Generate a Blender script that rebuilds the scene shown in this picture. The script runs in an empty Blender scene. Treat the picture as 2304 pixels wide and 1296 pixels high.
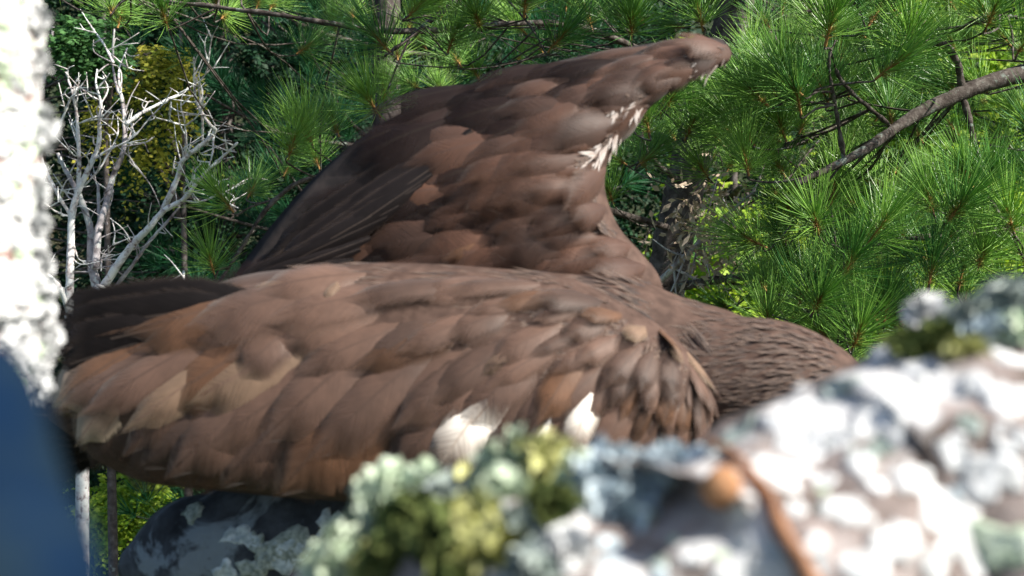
import bpy, math, random
import numpy as np
from mathutils import Vector, Matrix, noise
from mathutils.bvhtree import BVHTree

random.seed(7)
RNG = np.random.default_rng(7)
scene = bpy.context.scene
col = scene.collection

# ------------------------------------------------------------------ camera, sky, sun, exposure
CAM_Z = 14.0
cam_data = bpy.data.cameras.new('camera')
cam_data.lens = 38.0
cam_data.sensor_width = 36.0
cam_data.clip_start = 0.01
cam_data.clip_end = 3000.0
cam_data.dof.use_dof = True
cam_data.dof.focus_distance = 2.5
cam_data.dof.aperture_fstop = 7.2
cam = bpy.data.objects.new('camera', cam_data)
cam.location = (0, 0, CAM_Z)
cam.rotation_euler = (math.radians(90), 0, 0)
col.objects.link(cam)
scene.camera = cam

SUN = Vector((0.68, -0.34, 0.66)).normalized()          # towards the sun: right, behind the camera
world = bpy.data.worlds.new('World')
scene.world = world
world.use_nodes = True
wt = world.node_tree
bg = wt.nodes.get('Background') or wt.nodes.new('ShaderNodeBackground')
sky = wt.nodes.new('ShaderNodeTexSky')
sky.sky_type = 'NISHITA'
sky.sun_disc = False
sky.sun_elevation = math.asin(SUN.z)
sky.sun_rotation = math.atan2(SUN.x, SUN.y)
wt.links.new(sky.outputs[0], bg.inputs[0])
bg.inputs[1].default_value = 0.075
sun_data = bpy.data.lights.new('sun', 'SUN')
sun_data.energy = 5.0
sun_data.angle = math.radians(0.5)
sun_data.color = (1.0, 0.94, 0.85)
sun_obj = bpy.data.objects.new('sun', sun_data)
sun_obj.rotation_euler = SUN.to_track_quat('Z', 'Y').to_euler()
sun_obj.location = (6, -5, 24)
col.objects.link(sun_obj)
vs = scene.view_settings
vs.view_transform = 'Standard'
vs.look = 'None'
vs.gamma = 1.0
vs.exposure = 1.1
vs.use_curve_mapping = False
scene.cycles.transparent_max_bounces = 32

# ------------------------------------------------------------------ helpers
K = 36.0 / 38.0 / 2304.0           # metres per photo pixel per metre of distance


def P(px, py, d):
    return Vector(((px - 1152) * K * d, d, CAM_Z - (py - 648) * K * d))


def px_of(v):
    return 1152 + v[0] / (K * v[1]), 648 - (v[2] - CAM_Z) / (K * v[1])


def in_poly(x, y, poly):
    c = False
    n = len(poly)
    for i in range(n):
        x0, y0 = poly[i]
        x1, y1 = poly[i - 1]
        if (y0 > y) != (y1 > y) and x < (x1 - x0) * (y - y0) / (y1 - y0) + x0:
            c = not c
    return c


def catmull(pts, n):
    """n samples along a smooth curve through pts (any dimension)."""
    a = np.array(pts, float)
    m = len(a)
    a = np.vstack([2 * a[0] - a[1], a, 2 * a[-1] - a[-2]])
    out = []
    for u in np.linspace(0, m - 1 - 1e-9, n):
        i = int(u)
        t = u - i
        p0, p1, p2, p3 = a[i], a[i + 1], a[i + 2], a[i + 3]
        out.append(0.5 * (2 * p1 + (p2 - p0) * t + (2 * p0 - 5 * p1 + 4 * p2 - p3) * t * t
                          + (3 * p1 - p0 - 3 * p2 + p3) * t ** 3))
    return np.array(out)


def fbm(v, octv=4):
    return noise.fractal(v, 1.0, 2.0, octv, noise_basis='PERLIN_ORIGINAL')


class MB:
    """collects geometry for ONE mesh object"""
    def __init__(self):
        self.v, self.f, self.uv, self.mi = [], [], [], []

    def add(self, verts, faces, uvs=None, mi=0):
        o = len(self.v)
        self.v += [tuple(x) for x in verts]
        self.f += [tuple(o + i for i in f) for f in faces]
        self.uv += list(uvs) if uvs is not None else [(0.5, 0.5)] * len(verts)
        self.mi += [mi] * len(faces)
        return self

    def tube(self, pts, radii, sides=7, n=None, rough=0.0, freq=30.0, cap=True, mi=0):
        pts = np.array([tuple(p) for p in pts], float)
        radii = np.array(radii, float) if np.ndim(radii) else np.full(len(pts), float(radii))
        if n is None:
            n = max(2, len(pts) * 3)
        if len(pts) > 2 or n > 2:
            c = catmull(np.hstack([pts, radii[:, None]]), n)
            pts, radii = c[:, :3], np.maximum(c[:, 3], 1e-4)
        n = len(pts)
        tang = np.gradient(pts, axis=0)
        tang /= np.linalg.norm(tang, axis=1)[:, None] + 1e-12
        ref = np.array([0, 0, 1.0]) if abs(tang[0][2]) < 0.9 else np.array([1.0, 0, 0])
        u = np.cross(tang[0], ref)
        u /= np.linalg.norm(u)
        verts, uvs = [], []
        for i in range(n):
            u = u - tang[i] * np.dot(u, tang[i])
            u /= np.linalg.norm(u) + 1e-12
            w = np.cross(tang[i], u)
            for k in range(sides):
                a = 2 * math.pi * k / sides
                dirv = u * math.cos(a) + w * math.sin(a)
                r = radii[i]
                p = pts[i] + dirv * r
                if rough:
                    r2 = rough * fbm(Vector(p * freq), 4)
                    p = p + dirv * r2
                verts.append(p)
                uvs.append((i / (n - 1), k / sides))
        faces = []
        for i in range(n - 1):
            for k in range(sides):
                k2 = (k + 1) % sides
                faces.append((i * sides + k, i * sides + k2, (i + 1) * sides + k2, (i + 1) * sides + k))
        if cap:
            faces.append(tuple(range(sides - 1, -1, -1)))
            faces.append(tuple((n - 1) * sides + k for k in range(sides)))
        return self.add(verts, faces, uvs, mi)

    def mesh(self, name, mats, smooth=True):
        me = bpy.data.meshes.new(name)
        me.from_pydata(self.v, [], self.f)
        uvl = me.uv_layers.new(name='UVMap')
        idx = np.empty(len(me.loops), np.int32)
        me.loops.foreach_get('vertex_index', idx)
        uvl.data.foreach_set('uv', np.array(self.uv, np.float32)[idx].ravel())
        for m in mats if isinstance(mats, (list, tuple)) else [mats]:
            me.materials.append(m)
        me.polygons.foreach_set('material_index', np.array(self.mi, np.int32))
        me.polygons.foreach_set('use_smooth', np.full(len(me.polygons), smooth))
        me.update()
        return me

    def build(self, name, mats, parent=None, smooth=True):
        return link(name, self.mesh(name, mats, smooth), parent)


def np_mesh(name, verts, quads, uvs, mats):
    """fast mesh from numpy arrays: verts Nx3, quads Mx4, uvs Nx2"""
    me = bpy.data.meshes.new(name)
    nv, nf = len(verts), len(quads)
    me.vertices.add(nv)
    me.vertices.foreach_set('co', np.asarray(verts, np.float32).ravel())
    me.loops.add(nf * 4)
    q = np.asarray(quads, np.int32).ravel()
    me.loops.foreach_set('vertex_index', q)
    me.polygons.add(nf)
    me.polygons.foreach_set('loop_start', np.arange(0, nf * 4, 4, dtype=np.int32))
    me.polygons.foreach_set('loop_total', np.full(nf, 4, np.int32))
    me.update(calc_edges=True)
    uvl = me.uv_layers.new(name='UVMap')
    uvl.data.foreach_set('uv', np.asarray(uvs, np.float32)[q].ravel())
    for m in mats if isinstance(mats, (list, tuple)) else [mats]:
        me.materials.append(m)
    me.validate()
    return me


ROOT_AT = {}


def link(name, mesh, parent=None):
    o = bpy.data.objects.new(name, mesh)
    col.objects.link(o)
    if parent is not None:
        o.parent = parent
        if parent.name in ROOT_AT:
            o.matrix_parent_inverse = Matrix.Translation(-ROOT_AT[parent.name])
    return o


def thing(name, label, cat, loc, group=None):
    o = bpy.data.objects.new(name, None)
    o.empty_display_size = 0.05
    col.objects.link(o)
    o.location = loc
    ROOT_AT[o.name] = Vector(loc)
    o['label'] = label
    o['category'] = cat
    if group:
        o['group'] = group
    return o


def tag(o, label, cat, group=None):
    o['label'] = label
    o['category'] = cat
    if group:
        o['group'] = group
    return o


# ------------------------------------------------------------------ materials
class NT:
    def __init__(self, name):
        self.m = bpy.data.materials.new(name)
        self.m.use_nodes = True
        self.t = self.m.node_tree
        self.t.nodes.clear()
        self.out = self.t.nodes.new('ShaderNodeOutputMaterial')
        self.p = self.n('ShaderNodeBsdfPrincipled')
        self.l(self.p.outputs[0], self.out.inputs[0])

    def n(self, kind, **kw):
        nd = self.t.nodes.new(kind)
        for k, v in kw.items():
            if k in nd.inputs:
                nd.inputs[k].default_value = v
            else:
                setattr(nd, k, v)
        return nd

    def l(self, a, b):
        self.t.links.new(a, b)

    def ramp(self, src, stops, interp='LINEAR'):
        r = self.n('ShaderNodeValToRGB')
        r.color_ramp.interpolation = interp
        e = r.color_ramp.elements
        while len(e) < len(stops):
            e.new(0.5)
        for i, (pos, c) in enumerate(stops):
            e[i].position = pos
            e[i].color = (*c, 1) if len(c) == 3 else c
        self.l(src, r.inputs[0])
        return r.outputs[0]

    def mix(self, fac, a, b, mode='MIX'):
        m = self.n('ShaderNodeMix', data_type='RGBA', blend_type=mode)
        for s, v in ((m.inputs[0], fac), (m.inputs[6], a), (m.inputs[7], b)):
            if hasattr(v, 'is_linked') or hasattr(v, 'links'):
                self.l(v, s)
            else:
                s.default_value = v if not isinstance(v, tuple) else (*v, 1)
        return m.outputs[2]

    def math(self, op, a, b=0.0, c=None):
        m = self.n('ShaderNodeMath', operation=op)
        for s, v in zip(m.inputs, (a, b, c)):
            if v is None:
                continue
            if hasattr(v, 'links'):
                self.l(v, s)
            else:
                s.default_value = v
        return m.outputs[0]

    def noise(self, scale, detail=5, vec=None, rough=0.6, dist=0.0):
        nz = self.n('ShaderNodeTexNoise')
        nz.inputs['Scale'].default_value = scale
        nz.inputs['Detail'].default_value = detail
        nz.inputs['Roughness'].default_value = rough
        nz.inputs['Distortion'].default_value = dist
        if vec is not None:
            self.l(vec, nz.inputs['Vector'])
        return nz.outputs[0]

    def bump(self, h, strength, dist):
        b = self.n('ShaderNodeBump')
        b.inputs['Strength'].default_value = strength
        b.inputs['Distance'].default_value = dist
        self.l(h, b.inputs['Height'])
        self.l(b.outputs[0], self.p.inputs['Normal'])

    def pos(self):
        return self.n('ShaderNodeNewGeometry').outputs['Position']


def bark_mat(name, dark, mid, pale, lichen, scale=40, amount=0.55, bump=0.6, dist=0.004):
    t = NT(name)
    pos = t.pos()
    n1 = t.noise(scale, 7, pos)
    c = t.ramp(n1, [(0.32, dark), (0.5, mid), (0.68, pale)])
    n2 = t.noise(scale * 0.45, 5, pos, dist=0.6)
    lf = t.ramp(n2, [(amount, (0, 0, 0)), (amount + 0.05, (1, 1, 1))])
    n3 = t.noise(scale * 4, 4, pos)
    lc = t.mix(n3, tuple(x * 0.75 for x in lichen), lichen)
    t.l(t.mix(lf, c, lc), t.p.inputs['Base Color'])
    t.p.inputs['Roughness'].default_value = 0.9
    t.p.inputs['Specular IOR Level'].default_value = 0.2
    t.bump(t.math('ADD', n1, t.math('MULTIPLY', n3, 0.4)), bump, dist)
    return t.m


def leaf_mat(name, dark, light, base=None, trans=0.35, rough=0.5, spec=0.3, objrand=True):
    """uv.x = position along the leaf, uv.y = a random number of the leaf"""
    t = NT(name)
    uv = t.n('ShaderNodeSeparateXYZ')
    t.l(t.n('ShaderNodeUVMap').outputs[0], uv.inputs[0])
    r = uv.outputs[1]
    if objrand:
        oi = t.n('ShaderNodeObjectInfo').outputs['Random']
        r = t.math('ADD', t.math('MULTIPLY', r, 0.45), t.math('MULTIPLY', oi, 0.55))
    c = t.mix(r, dark, light)
    if base:
        f = t.ramp(uv.outputs[0], [(0.0, (1, 1, 1)), (0.16, (0, 0, 0))])
        c = t.mix(f, c, base)
    t.l(c, t.p.inputs['Base Color'])
    t.p.inputs['Roughness'].default_value = rough
    t.p.inputs['Specular IOR Level'].default_value = spec
    if trans:
        tr = t.n('ShaderNodeBsdfTranslucent')
        t.l(t.mix(1.0, c, (0.9, 1.0, 0.45), 'MULTIPLY'), tr.inputs[0])
        mx = t.n('ShaderNodeMixShader')
        mx.inputs[0].default_value = trans
        t.l(t.p.outputs[0], mx.inputs[1])
        t.l(tr.outputs[0], mx.inputs[2])
        t.l(mx.outputs[0], t.out.inputs[0])
    return t.m


def feather_mat(name, web, edge, shaft, var=0.35, edge_at=0.72, white=None, fray=0.62, spec=0.28, sheen=0.12):
    """uv.x along the shaft, uv.y across"""
    t = NT(name)
    uv = t.n('ShaderNodeSeparateXYZ')
    t.l(t.n('ShaderNodeUVMap').outputs[0], uv.inputs[0])
    x, y = uv.outputs[0], uv.outputs[1]
    s = t.math('ABSOLUTE', t.math('SUBTRACT', y, 0.5))               # 0 shaft .. 0.5 edge
    oi = t.n('ShaderNodeObjectInfo').outputs['Random']
    bc = t.n('ShaderNodeCombineXYZ')
    t.l(t.math('MULTIPLY', t.math('SUBTRACT', x, t.math('MULTIPLY', s, 0.7)), 55.0), bc.inputs[0])
    t.l(t.math('MULTIPLY', s, 3.0), bc.inputs[1])
    t.l(t.math('MULTIPLY', oi, 40.0), bc.inputs[2])
    barbs = t.noise(1.0, 4, bc.outputs[0])
    mott = t.noise(16, 7, t.pos(), 0.7)
    c = t.mix(t.ramp(barbs, [(0.3, (0, 0, 0)), (0.7, (1, 1, 1))]), tuple(a * 0.72 for a in web), web)
    c = t.mix(t.ramp(mott, [(0.38, (0, 0, 0)), (0.62, (1, 1, 1))]), tuple(a * 0.55 for a in web), c)
    rim = t.math('MAXIMUM', t.math('MULTIPLY', s, 2.0), x)
    c = t.mix(t.ramp(rim, [(edge_at, (0, 0, 0)), (1.0, (0.85, 0.85, 0.85))]), c, edge)
    if white:
        wf = t.ramp(t.math('ADD', x, t.math('MULTIPLY', barbs, 0.25)), [(white[1], (1, 1, 1)), (white[2], (0, 0, 0))])
        c = t.mix(wf, c, white[0])
    c = t.mix(t.ramp(s, [(0.012, (1, 1, 1)), (0.03, (0, 0, 0))]), c, shaft)
    v = t.math('ADD', 1.0 - var / 2, t.math('MULTIPLY', oi, var))
    hsv = t.n('ShaderNodeHueSaturation')
    t.l(v, hsv.inputs['Value'])
    t.l(c, hsv.inputs['Color'])
    t.l(hsv.outputs[0], t.p.inputs['Base Color'])
    t.p.inputs['Roughness'].default_value = 0.55
    t.p.inputs['Specular IOR Level'].default_value = spec
    t.p.inputs['Sheen Weight'].default_value = sheen
    t.bump(barbs, 0.35, 0.0012)
    al = t.ramp(t.math('ADD', rim, t.math('MULTIPLY', t.math('SUBTRACT', barbs, 0.5), 0.5)), [(fray, (1, 1, 1)), (1.0, (0, 0, 0))])
    t.l(al, t.p.inputs['Alpha'])
    return t.m


def plain_mat(name, a, b, scale=20, rough=0.7, bump=0.0, dist=0.002, spec=0.3):
    t = NT(name)
    nz = t.noise(scale, 5, t.pos())
    t.l(t.mix(t.ramp(nz, [(0.35, (0, 0, 0)), (0.65, (1, 1, 1))]), a, b), t.p.inputs['Base Color'])
    t.p.inputs['Roughness'].default_value = rough
    t.p.inputs['Specular IOR Level'].default_value = spec
    if bump:
        t.bump(nz, bump, dist)
    return t.m


MT = {}
MT['log_bark'] = bark_mat('log_bark', (0.075, 0.058, 0.048), (0.23, 0.19, 0.175), (0.40, 0.36, 0.35), (0.62, 0.62, 0.62), 36, 0.50)
MT['trunk_bark'] = bark_mat('trunk_bark', (0.12, 0.06, 0.05), (0.34, 0.23, 0.20), (0.60, 0.52, 0.48), (0.80, 0.79, 0.76), 50, 0.50)
MT['perch_bark_shaded'] = bark_mat('perch_bark_shaded', (0.018, 0.02, 0.025), (0.045, 0.052, 0.065), (0.09, 0.105, 0.13), (0.22, 0.27, 0.32), 24, 0.55)  # pale limb's bark darkened and blued to stand for shade under the bird
MT['pine_bark'] = bark_mat('pine_bark', (0.035, 0.03, 0.028), (0.09, 0.075, 0.07), (0.16, 0.145, 0.14), (0.24, 0.26, 0.24), 30, 0.62)
MT['pine_twig'] = bark_mat('pine_twig', (0.03, 0.022, 0.018), (0.075, 0.062, 0.054), (0.15, 0.135, 0.12), (0.20, 0.23, 0.20), 60, 0.6)
MT['dead_bark'] = bark_mat('dead_bark', (0.16, 0.10, 0.095), (0.62, 0.58, 0.57), (0.82, 0.80, 0.79), (0.84, 0.86, 0.84), 55, 0.48)
MT['dead_grey'] = bark_mat('dead_grey', (0.13, 0.10, 0.10), (0.38, 0.35, 0.36), (0.58, 0.55, 0.56), (0.6, 0.62, 0.6), 26, 0.55)
MT['lichen_white'] = plain_mat('lichen_white', (0.42, 0.43, 0.43), (0.76, 0.77, 0.77), 180, 0.95, 0.7, 0.002, 0.1)
MT['lichen_blue'] = plain_mat('lichen_blue', (0.30, 0.38, 0.42), (0.66, 0.74, 0.78), 140, 0.95, 0.6, 0.002, 0.1)
MT['lichen_green'] = plain_mat('lichen_green', (0.33, 0.42, 0.28), (0.66, 0.74, 0.60), 140, 0.95, 0.6, 0.002, 0.1)
MT['lichen_yellow'] = plain_mat('lichen_yellow', (0.26, 0.27, 0.07), (0.62, 0.62, 0.32), 120, 0.95, 0.6, 0.002, 0.1)
MT['lichen_moss'] = plain_mat('lichen_moss', (0.05, 0.075, 0.025), (0.16, 0.19, 0.06), 150, 0.95, 0.7, 0.002, 0.1)
MT['lichen_grey'] = plain_mat('lichen_grey', (0.15, 0.19, 0.17), (0.46, 0.52, 0.49), 150, 0.95, 0.7, 0.002, 0.1)
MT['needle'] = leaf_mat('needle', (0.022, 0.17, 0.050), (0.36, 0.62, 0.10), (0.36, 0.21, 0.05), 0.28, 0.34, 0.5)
MT['needle_shaded'] = leaf_mat('needle_shaded', (0.008, 0.060, 0.030), (0.03, 0.14, 0.045), None, 0.2, 0.5, 0.3, False)  # darker copy of the needles, shade put into the colour
MT['needle_dry'] = leaf_mat('needle_dry', (0.22, 0.15, 0.10), (0.66, 0.56, 0.45), None, 0.1, 0.8, 0.1)
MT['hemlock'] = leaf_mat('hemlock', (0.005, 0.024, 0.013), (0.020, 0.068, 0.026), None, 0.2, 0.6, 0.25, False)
MT['cedar'] = leaf_mat('cedar', (0.05, 0.15, 0.05), (0.12, 0.26, 0.08), None, 0.25, 0.6, 0.2, False)
MT['leaf_yellow'] = leaf_mat('leaf_yellow', (0.14, 0.22, 0.03), (0.74, 0.64, 0.10), None, 0.35, 0.6, 0.2, False)
MT['leaf_bright'] = leaf_mat('leaf_bright', (0.16, 0.33, 0.025), (0.46, 0.58, 0.07), None, 0.4, 0.5, 0.25, False)
MT['shoot'] = plain_mat('shoot', (0.20, 0.10, 0.03), (0.38, 0.22, 0.07), 90, 0.8)
MT['stub'] = plain_mat('stub', (0.30, 0.13, 0.055), (0.46, 0.24, 0.12), 160, 0.8, 0.4)
MT['twig'] = plain_mat('twig', (0.17, 0.075, 0.035), (0.34, 0.17, 0.09), 120, 0.6, 0.3)
MT['cover'] = plain_mat('cover', (0.004, 0.014, 0.040), (0.013, 0.024, 0.032), 40, 0.95, 0.0, 0.002, 0.0)
MT['body'] = plain_mat('body', (0.05, 0.028, 0.020), (0.10, 0.060, 0.045), 60, 0.8, 0.3)
MT['covert'] = feather_mat('covert', (0.122, 0.069, 0.048), (0.205, 0.128, 0.095), (0.070, 0.040, 0.028), 0.8, fray=0.56)
MT['covert_tan'] = feather_mat('covert_tan', (0.21, 0.135, 0.088), (0.40, 0.29, 0.19), (0.13, 0.08, 0.055), 0.3, fray=0.55)
MT['covert_warm'] = feather_mat('covert_warm', (0.112, 0.053, 0.026), (0.175, 0.095, 0.055), (0.065, 0.034, 0.02), 0.8, fray=0.56)
MT['covert_buff'] = feather_mat('covert_buff', (0.23, 0.15, 0.10), (0.52, 0.40, 0.28), (0.15, 0.10, 0.07), 0.2, 0.6, fray=0.86)
MT['covert_white'] = feather_mat('covert_white', (0.34, 0.24, 0.18), (0.55, 0.45, 0.37), (0.50, 0.42, 0.35), 0.2, 0.75, ((0.78, 0.72, 0.64), 0.55, 1.0), fray=0.45)
MT['flight'] = feather_mat('flight', (0.013, 0.010, 0.010), (0.040, 0.030, 0.026), (0.055, 0.042, 0.036), 0.6, 0.75, fray=0.85, spec=0.12, sheen=0.0)
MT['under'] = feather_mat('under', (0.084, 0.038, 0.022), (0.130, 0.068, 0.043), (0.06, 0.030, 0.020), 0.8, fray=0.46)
MT['under_shaded'] = feather_mat('under_shaded', (0.021, 0.0125, 0.0105), (0.030, 0.018, 0.015), (0.02, 0.014, 0.011), 0.8, fray=0.40, spec=0.15, sheen=0.0)  # darker copy of the underwing coverts, with the wing's shadow in its colour
MT['hackle'] = feather_mat('hackle', (0.055, 0.032, 0.024), (0.38, 0.27, 0.21), (0.05, 0.03, 0.022), 0.2, 0.60)
MT['wisp'] = feather_mat('wisp', (0.10, 0.058, 0.042), (0.36, 0.26, 0.20), (0.10, 0.06, 0.045), 0.2, 0.5, fray=0.6)
MT['wisp_dark'] = feather_mat('wisp_dark', (0.055, 0.029, 0.020), (0.24, 0.15, 0.11), (0.06, 0.034, 0.024), 0.2, 0.5, fray=0.6)
MT['hackle_white'] = feather_mat('hackle_white', (0.42, 0.34, 0.30), (0.75, 0.70, 0.66), (0.3, 0.25, 0.2), 0.2, 0.4)
MT['beak'] = plain_mat('beak', (0.05, 0.045, 0.04), (0.10, 0.085, 0.06), 60, 0.4)
MT['foot'] = plain_mat('foot', (0.45, 0.30, 0.05), (0.55, 0.40, 0.08), 120, 0.6, 0.4)
MT['talon'] = plain_mat('talon', (0.015, 0.014, 0.013), (0.03, 0.028, 0.025), 80, 0.3)
MT['talon_soft'] = plain_mat('talon_soft', (0.016, 0.013, 0.013), (0.035, 0.027, 0.025), 60, 0.9, 0.3)
MT['eye'] = plain_mat('eye', (0.02, 0.012, 0.006), (0.05, 0.03, 0.01), 90, 0.1)


def ground_mat():
    t = NT('forest_floor')
    pos = t.pos()
    a = t.noise(0.35, 6, pos)
    b = t.noise(6, 6, pos)
    c = t.ramp(a, [(0.35, (0.018, 0.035, 0.012)), (0.55, (0.04, 0.05, 0.02)), (0.7, (0.075, 0.055, 0.03))])
    t.l(t.mix(b, c, (0.02, 0.03, 0.01)), t.p.inputs['Base Color'])
    t.p.inputs['Roughness'].default_value = 1.0
    t.bump(b, 0.8, 0.15)
    return t.m


MT['ground'] = ground_mat()

# ------------------------------------------------------------------ ground: flat under the trees, a wooded slope behind
def ground_z(x, y):
    s = max(0.0, y - 13.0)
    r = 62.0 * (1 - math.exp(-s / 36.0))
    return r + 0.35 * noise.noise(Vector((x * 0.12, y * 0.12, 0))) - (0.0 if s == 0 else 0.0)


ys = [-900, -300, -100, -40, -20, -8, 0, 4, 8, 11, 13, 14.5, 16, 18, 20, 23, 26, 30, 36, 44, 60, 90, 160, 400, 1000, 2000]
xs = [-2000, -800, -300, -120, -60, -36, -24, -16, -11, -7, -3.5, 0, 3.5, 7, 11, 16, 24, 36, 60, 120, 300, 800, 2000]
g = MB()
g.add([(x, y, ground_z(x, y)) for y in ys for x in xs],
      [(j * len(xs) + i, j * len(xs) + i + 1, (j + 1) * len(xs) + i + 1, (j + 1) * len(xs) + i)
       for j in range(len(ys) - 1) for i in range(len(xs) - 1)])
go = g.build('ground', MT['ground'])
go['kind'] = 'structure'

# ------------------------------------------------------------------ foliage generators (numpy)
def unit(v):
    return v / (np.linalg.norm(v, axis=-1, keepdims=True) + 1e-12)


def leaf_cards(pos, axis, side, length, width, rnd):
    """rhombic, slightly folded leaves: pos/axis/side Nx3, length/width/rnd N"""
    n = len(pos)
    L = length[:, None]
    W = width[:, None]
    nor = unit(np.cross(axis, side))
    v = np.stack([pos, pos + axis * L * 0.5 + side * W * 0.5 - nor * W * 0.12,
                  pos + axis * L, pos + axis * L * 0.5 - side * W * 0.5 - nor * W * 0.12], 1).reshape(-1, 3)
    q = np.arange(n * 4).reshape(-1, 4)
    uv = np.stack([np.stack([np.full(n, t), rnd], 1) for t in (0, 0.5, 1, 0.5)], 1).reshape(-1, 2)
    return v, q, uv


def sprays(centers, dirs, n_leaf, length, leaf_l, leaf_w, droop=0.5):
    """flat drooping sprays: leaflets on both sides of a drooping twig"""
    m = len(centers)
    t = np.linspace(0.05, 1, n_leaf)
    side = unit(np.cross(dirs, np.array([0, 0, 1.0]) + RNG.normal(0, 0.25, (m, 3))))
    L = length * RNG.uniform(0.6, 1.3, m)
    pts = centers[:, None, :] + dirs[:, None, :] * (t[None, :, None] * L[:, None, None])
    pts[:, :, 2] -= droop * L[:, None] * t[None, :] ** 2
    sgn = np.where(np.arange(n_leaf) % 2 == 0, 1.0, -1.0)
    ax = unit(dirs[:, None, :] * 0.55 + side[:, None, :] * sgn[None, :, None]
              + RNG.normal(0, 0.22, (m, n_leaf, 3)) + np.array([0, 0, -0.35]))
    sd = unit(np.cross(ax, RNG.normal(0, 1, (m, n_leaf, 3)) * 0.6 + np.array([0, -0.5, 1.0])))
    N = m * n_leaf
    taper = np.tile(1.0 - 0.55 * t, m)
    ln = leaf_l * taper * RNG.uniform(0.7, 1.3, N)
    wd = leaf_w * RNG.uniform(0.7, 1.3, N)
    rnd = np.clip(np.repeat(RNG.uniform(0, 1, m), n_leaf) * 0.7 + RNG.uniform(0, 0.3, N), 0, 1)
    return leaf_cards(pts.reshape(-1, 3), ax.reshape(-1, 3), sd.reshape(-1, 3), ln, wd, rnd)


def evergreen(name, label, cat, x, y, z_lo, z_hi, z_top, radius, n, matname, leaf=(0.07, 0.03), spray_l=0.38,
              n_leaf=16, droop=0.5, group='forest trees behind the pines'):
    """tree with a trunk, limbs and a crown of sprays; densest between z_lo and z_hi"""
    gz = ground_z(x, y)
    root = thing(name, label, cat, (x, y, gz), group)
    MB().tube([(x, y, gz - 0.3), (x + 0.05, y, (gz + z_top) / 2), (x, y, z_top)],
              [0.17, 0.11, 0.02], 9, 24, 0.01, 6).build('trunk', MT['pine_bark'], root)
    z = np.concatenate([RNG.uniform(z_lo, z_hi, int(n * 0.8)), RNG.uniform(z_lo - 4, z_top, n - int(n * 0.8))])
    frac = np.clip((z_top - z) / (z_top - z_lo + 4), 0.04, 1)
    a = RNG.uniform(0, 2 * math.pi, n)
    # branches in tiers: uneven outline with gaps
    lobes = 0.72 + 0.28 * np.sin(a * 3 + z * 2.7) * np.cos(z * 4.1 + a)
    rr = radius * np.sqrt(frac) * lobes * RNG.uniform(0.25, 1.0, n) ** 0.5
    c = np.stack([x + rr * np.cos(a), y + rr * np.sin(a), z - 0.12 * rr], 1)
    d = unit(np.stack([np.cos(a), np.sin(a), RNG.uniform(-0.5, 0.1, n)], 1) + RNG.normal(0, 0.3, (n, 3)))
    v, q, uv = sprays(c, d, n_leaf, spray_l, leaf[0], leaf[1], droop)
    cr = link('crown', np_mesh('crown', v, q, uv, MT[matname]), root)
    cr['kind'] = 'stuff'
    limbs = MB()
    for i in range(46):
        zz = random.uniform(z_lo - 1, z_hi + 1)
        aa = random.uniform(0, 6.283)
        r = radius * 0.8 * math.sqrt(min(1, max(0.05, (z_top - zz) / (z_top - z_lo + 4))))
        limbs.tube([(x, y, zz), (x + r * 0.5 * math.cos(aa), y + r * 0.5 * math.sin(aa), zz + 0.05),
                    (x + r * math.cos(aa), y + r * math.sin(aa), zz - 0.2 * r)], [0.03, 0.018, 0.006], 5, 6)
    lo = limbs.build('limbs', MT['pine_bark'], root)
    lo['kind'] = 'stuff'
    return root


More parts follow.
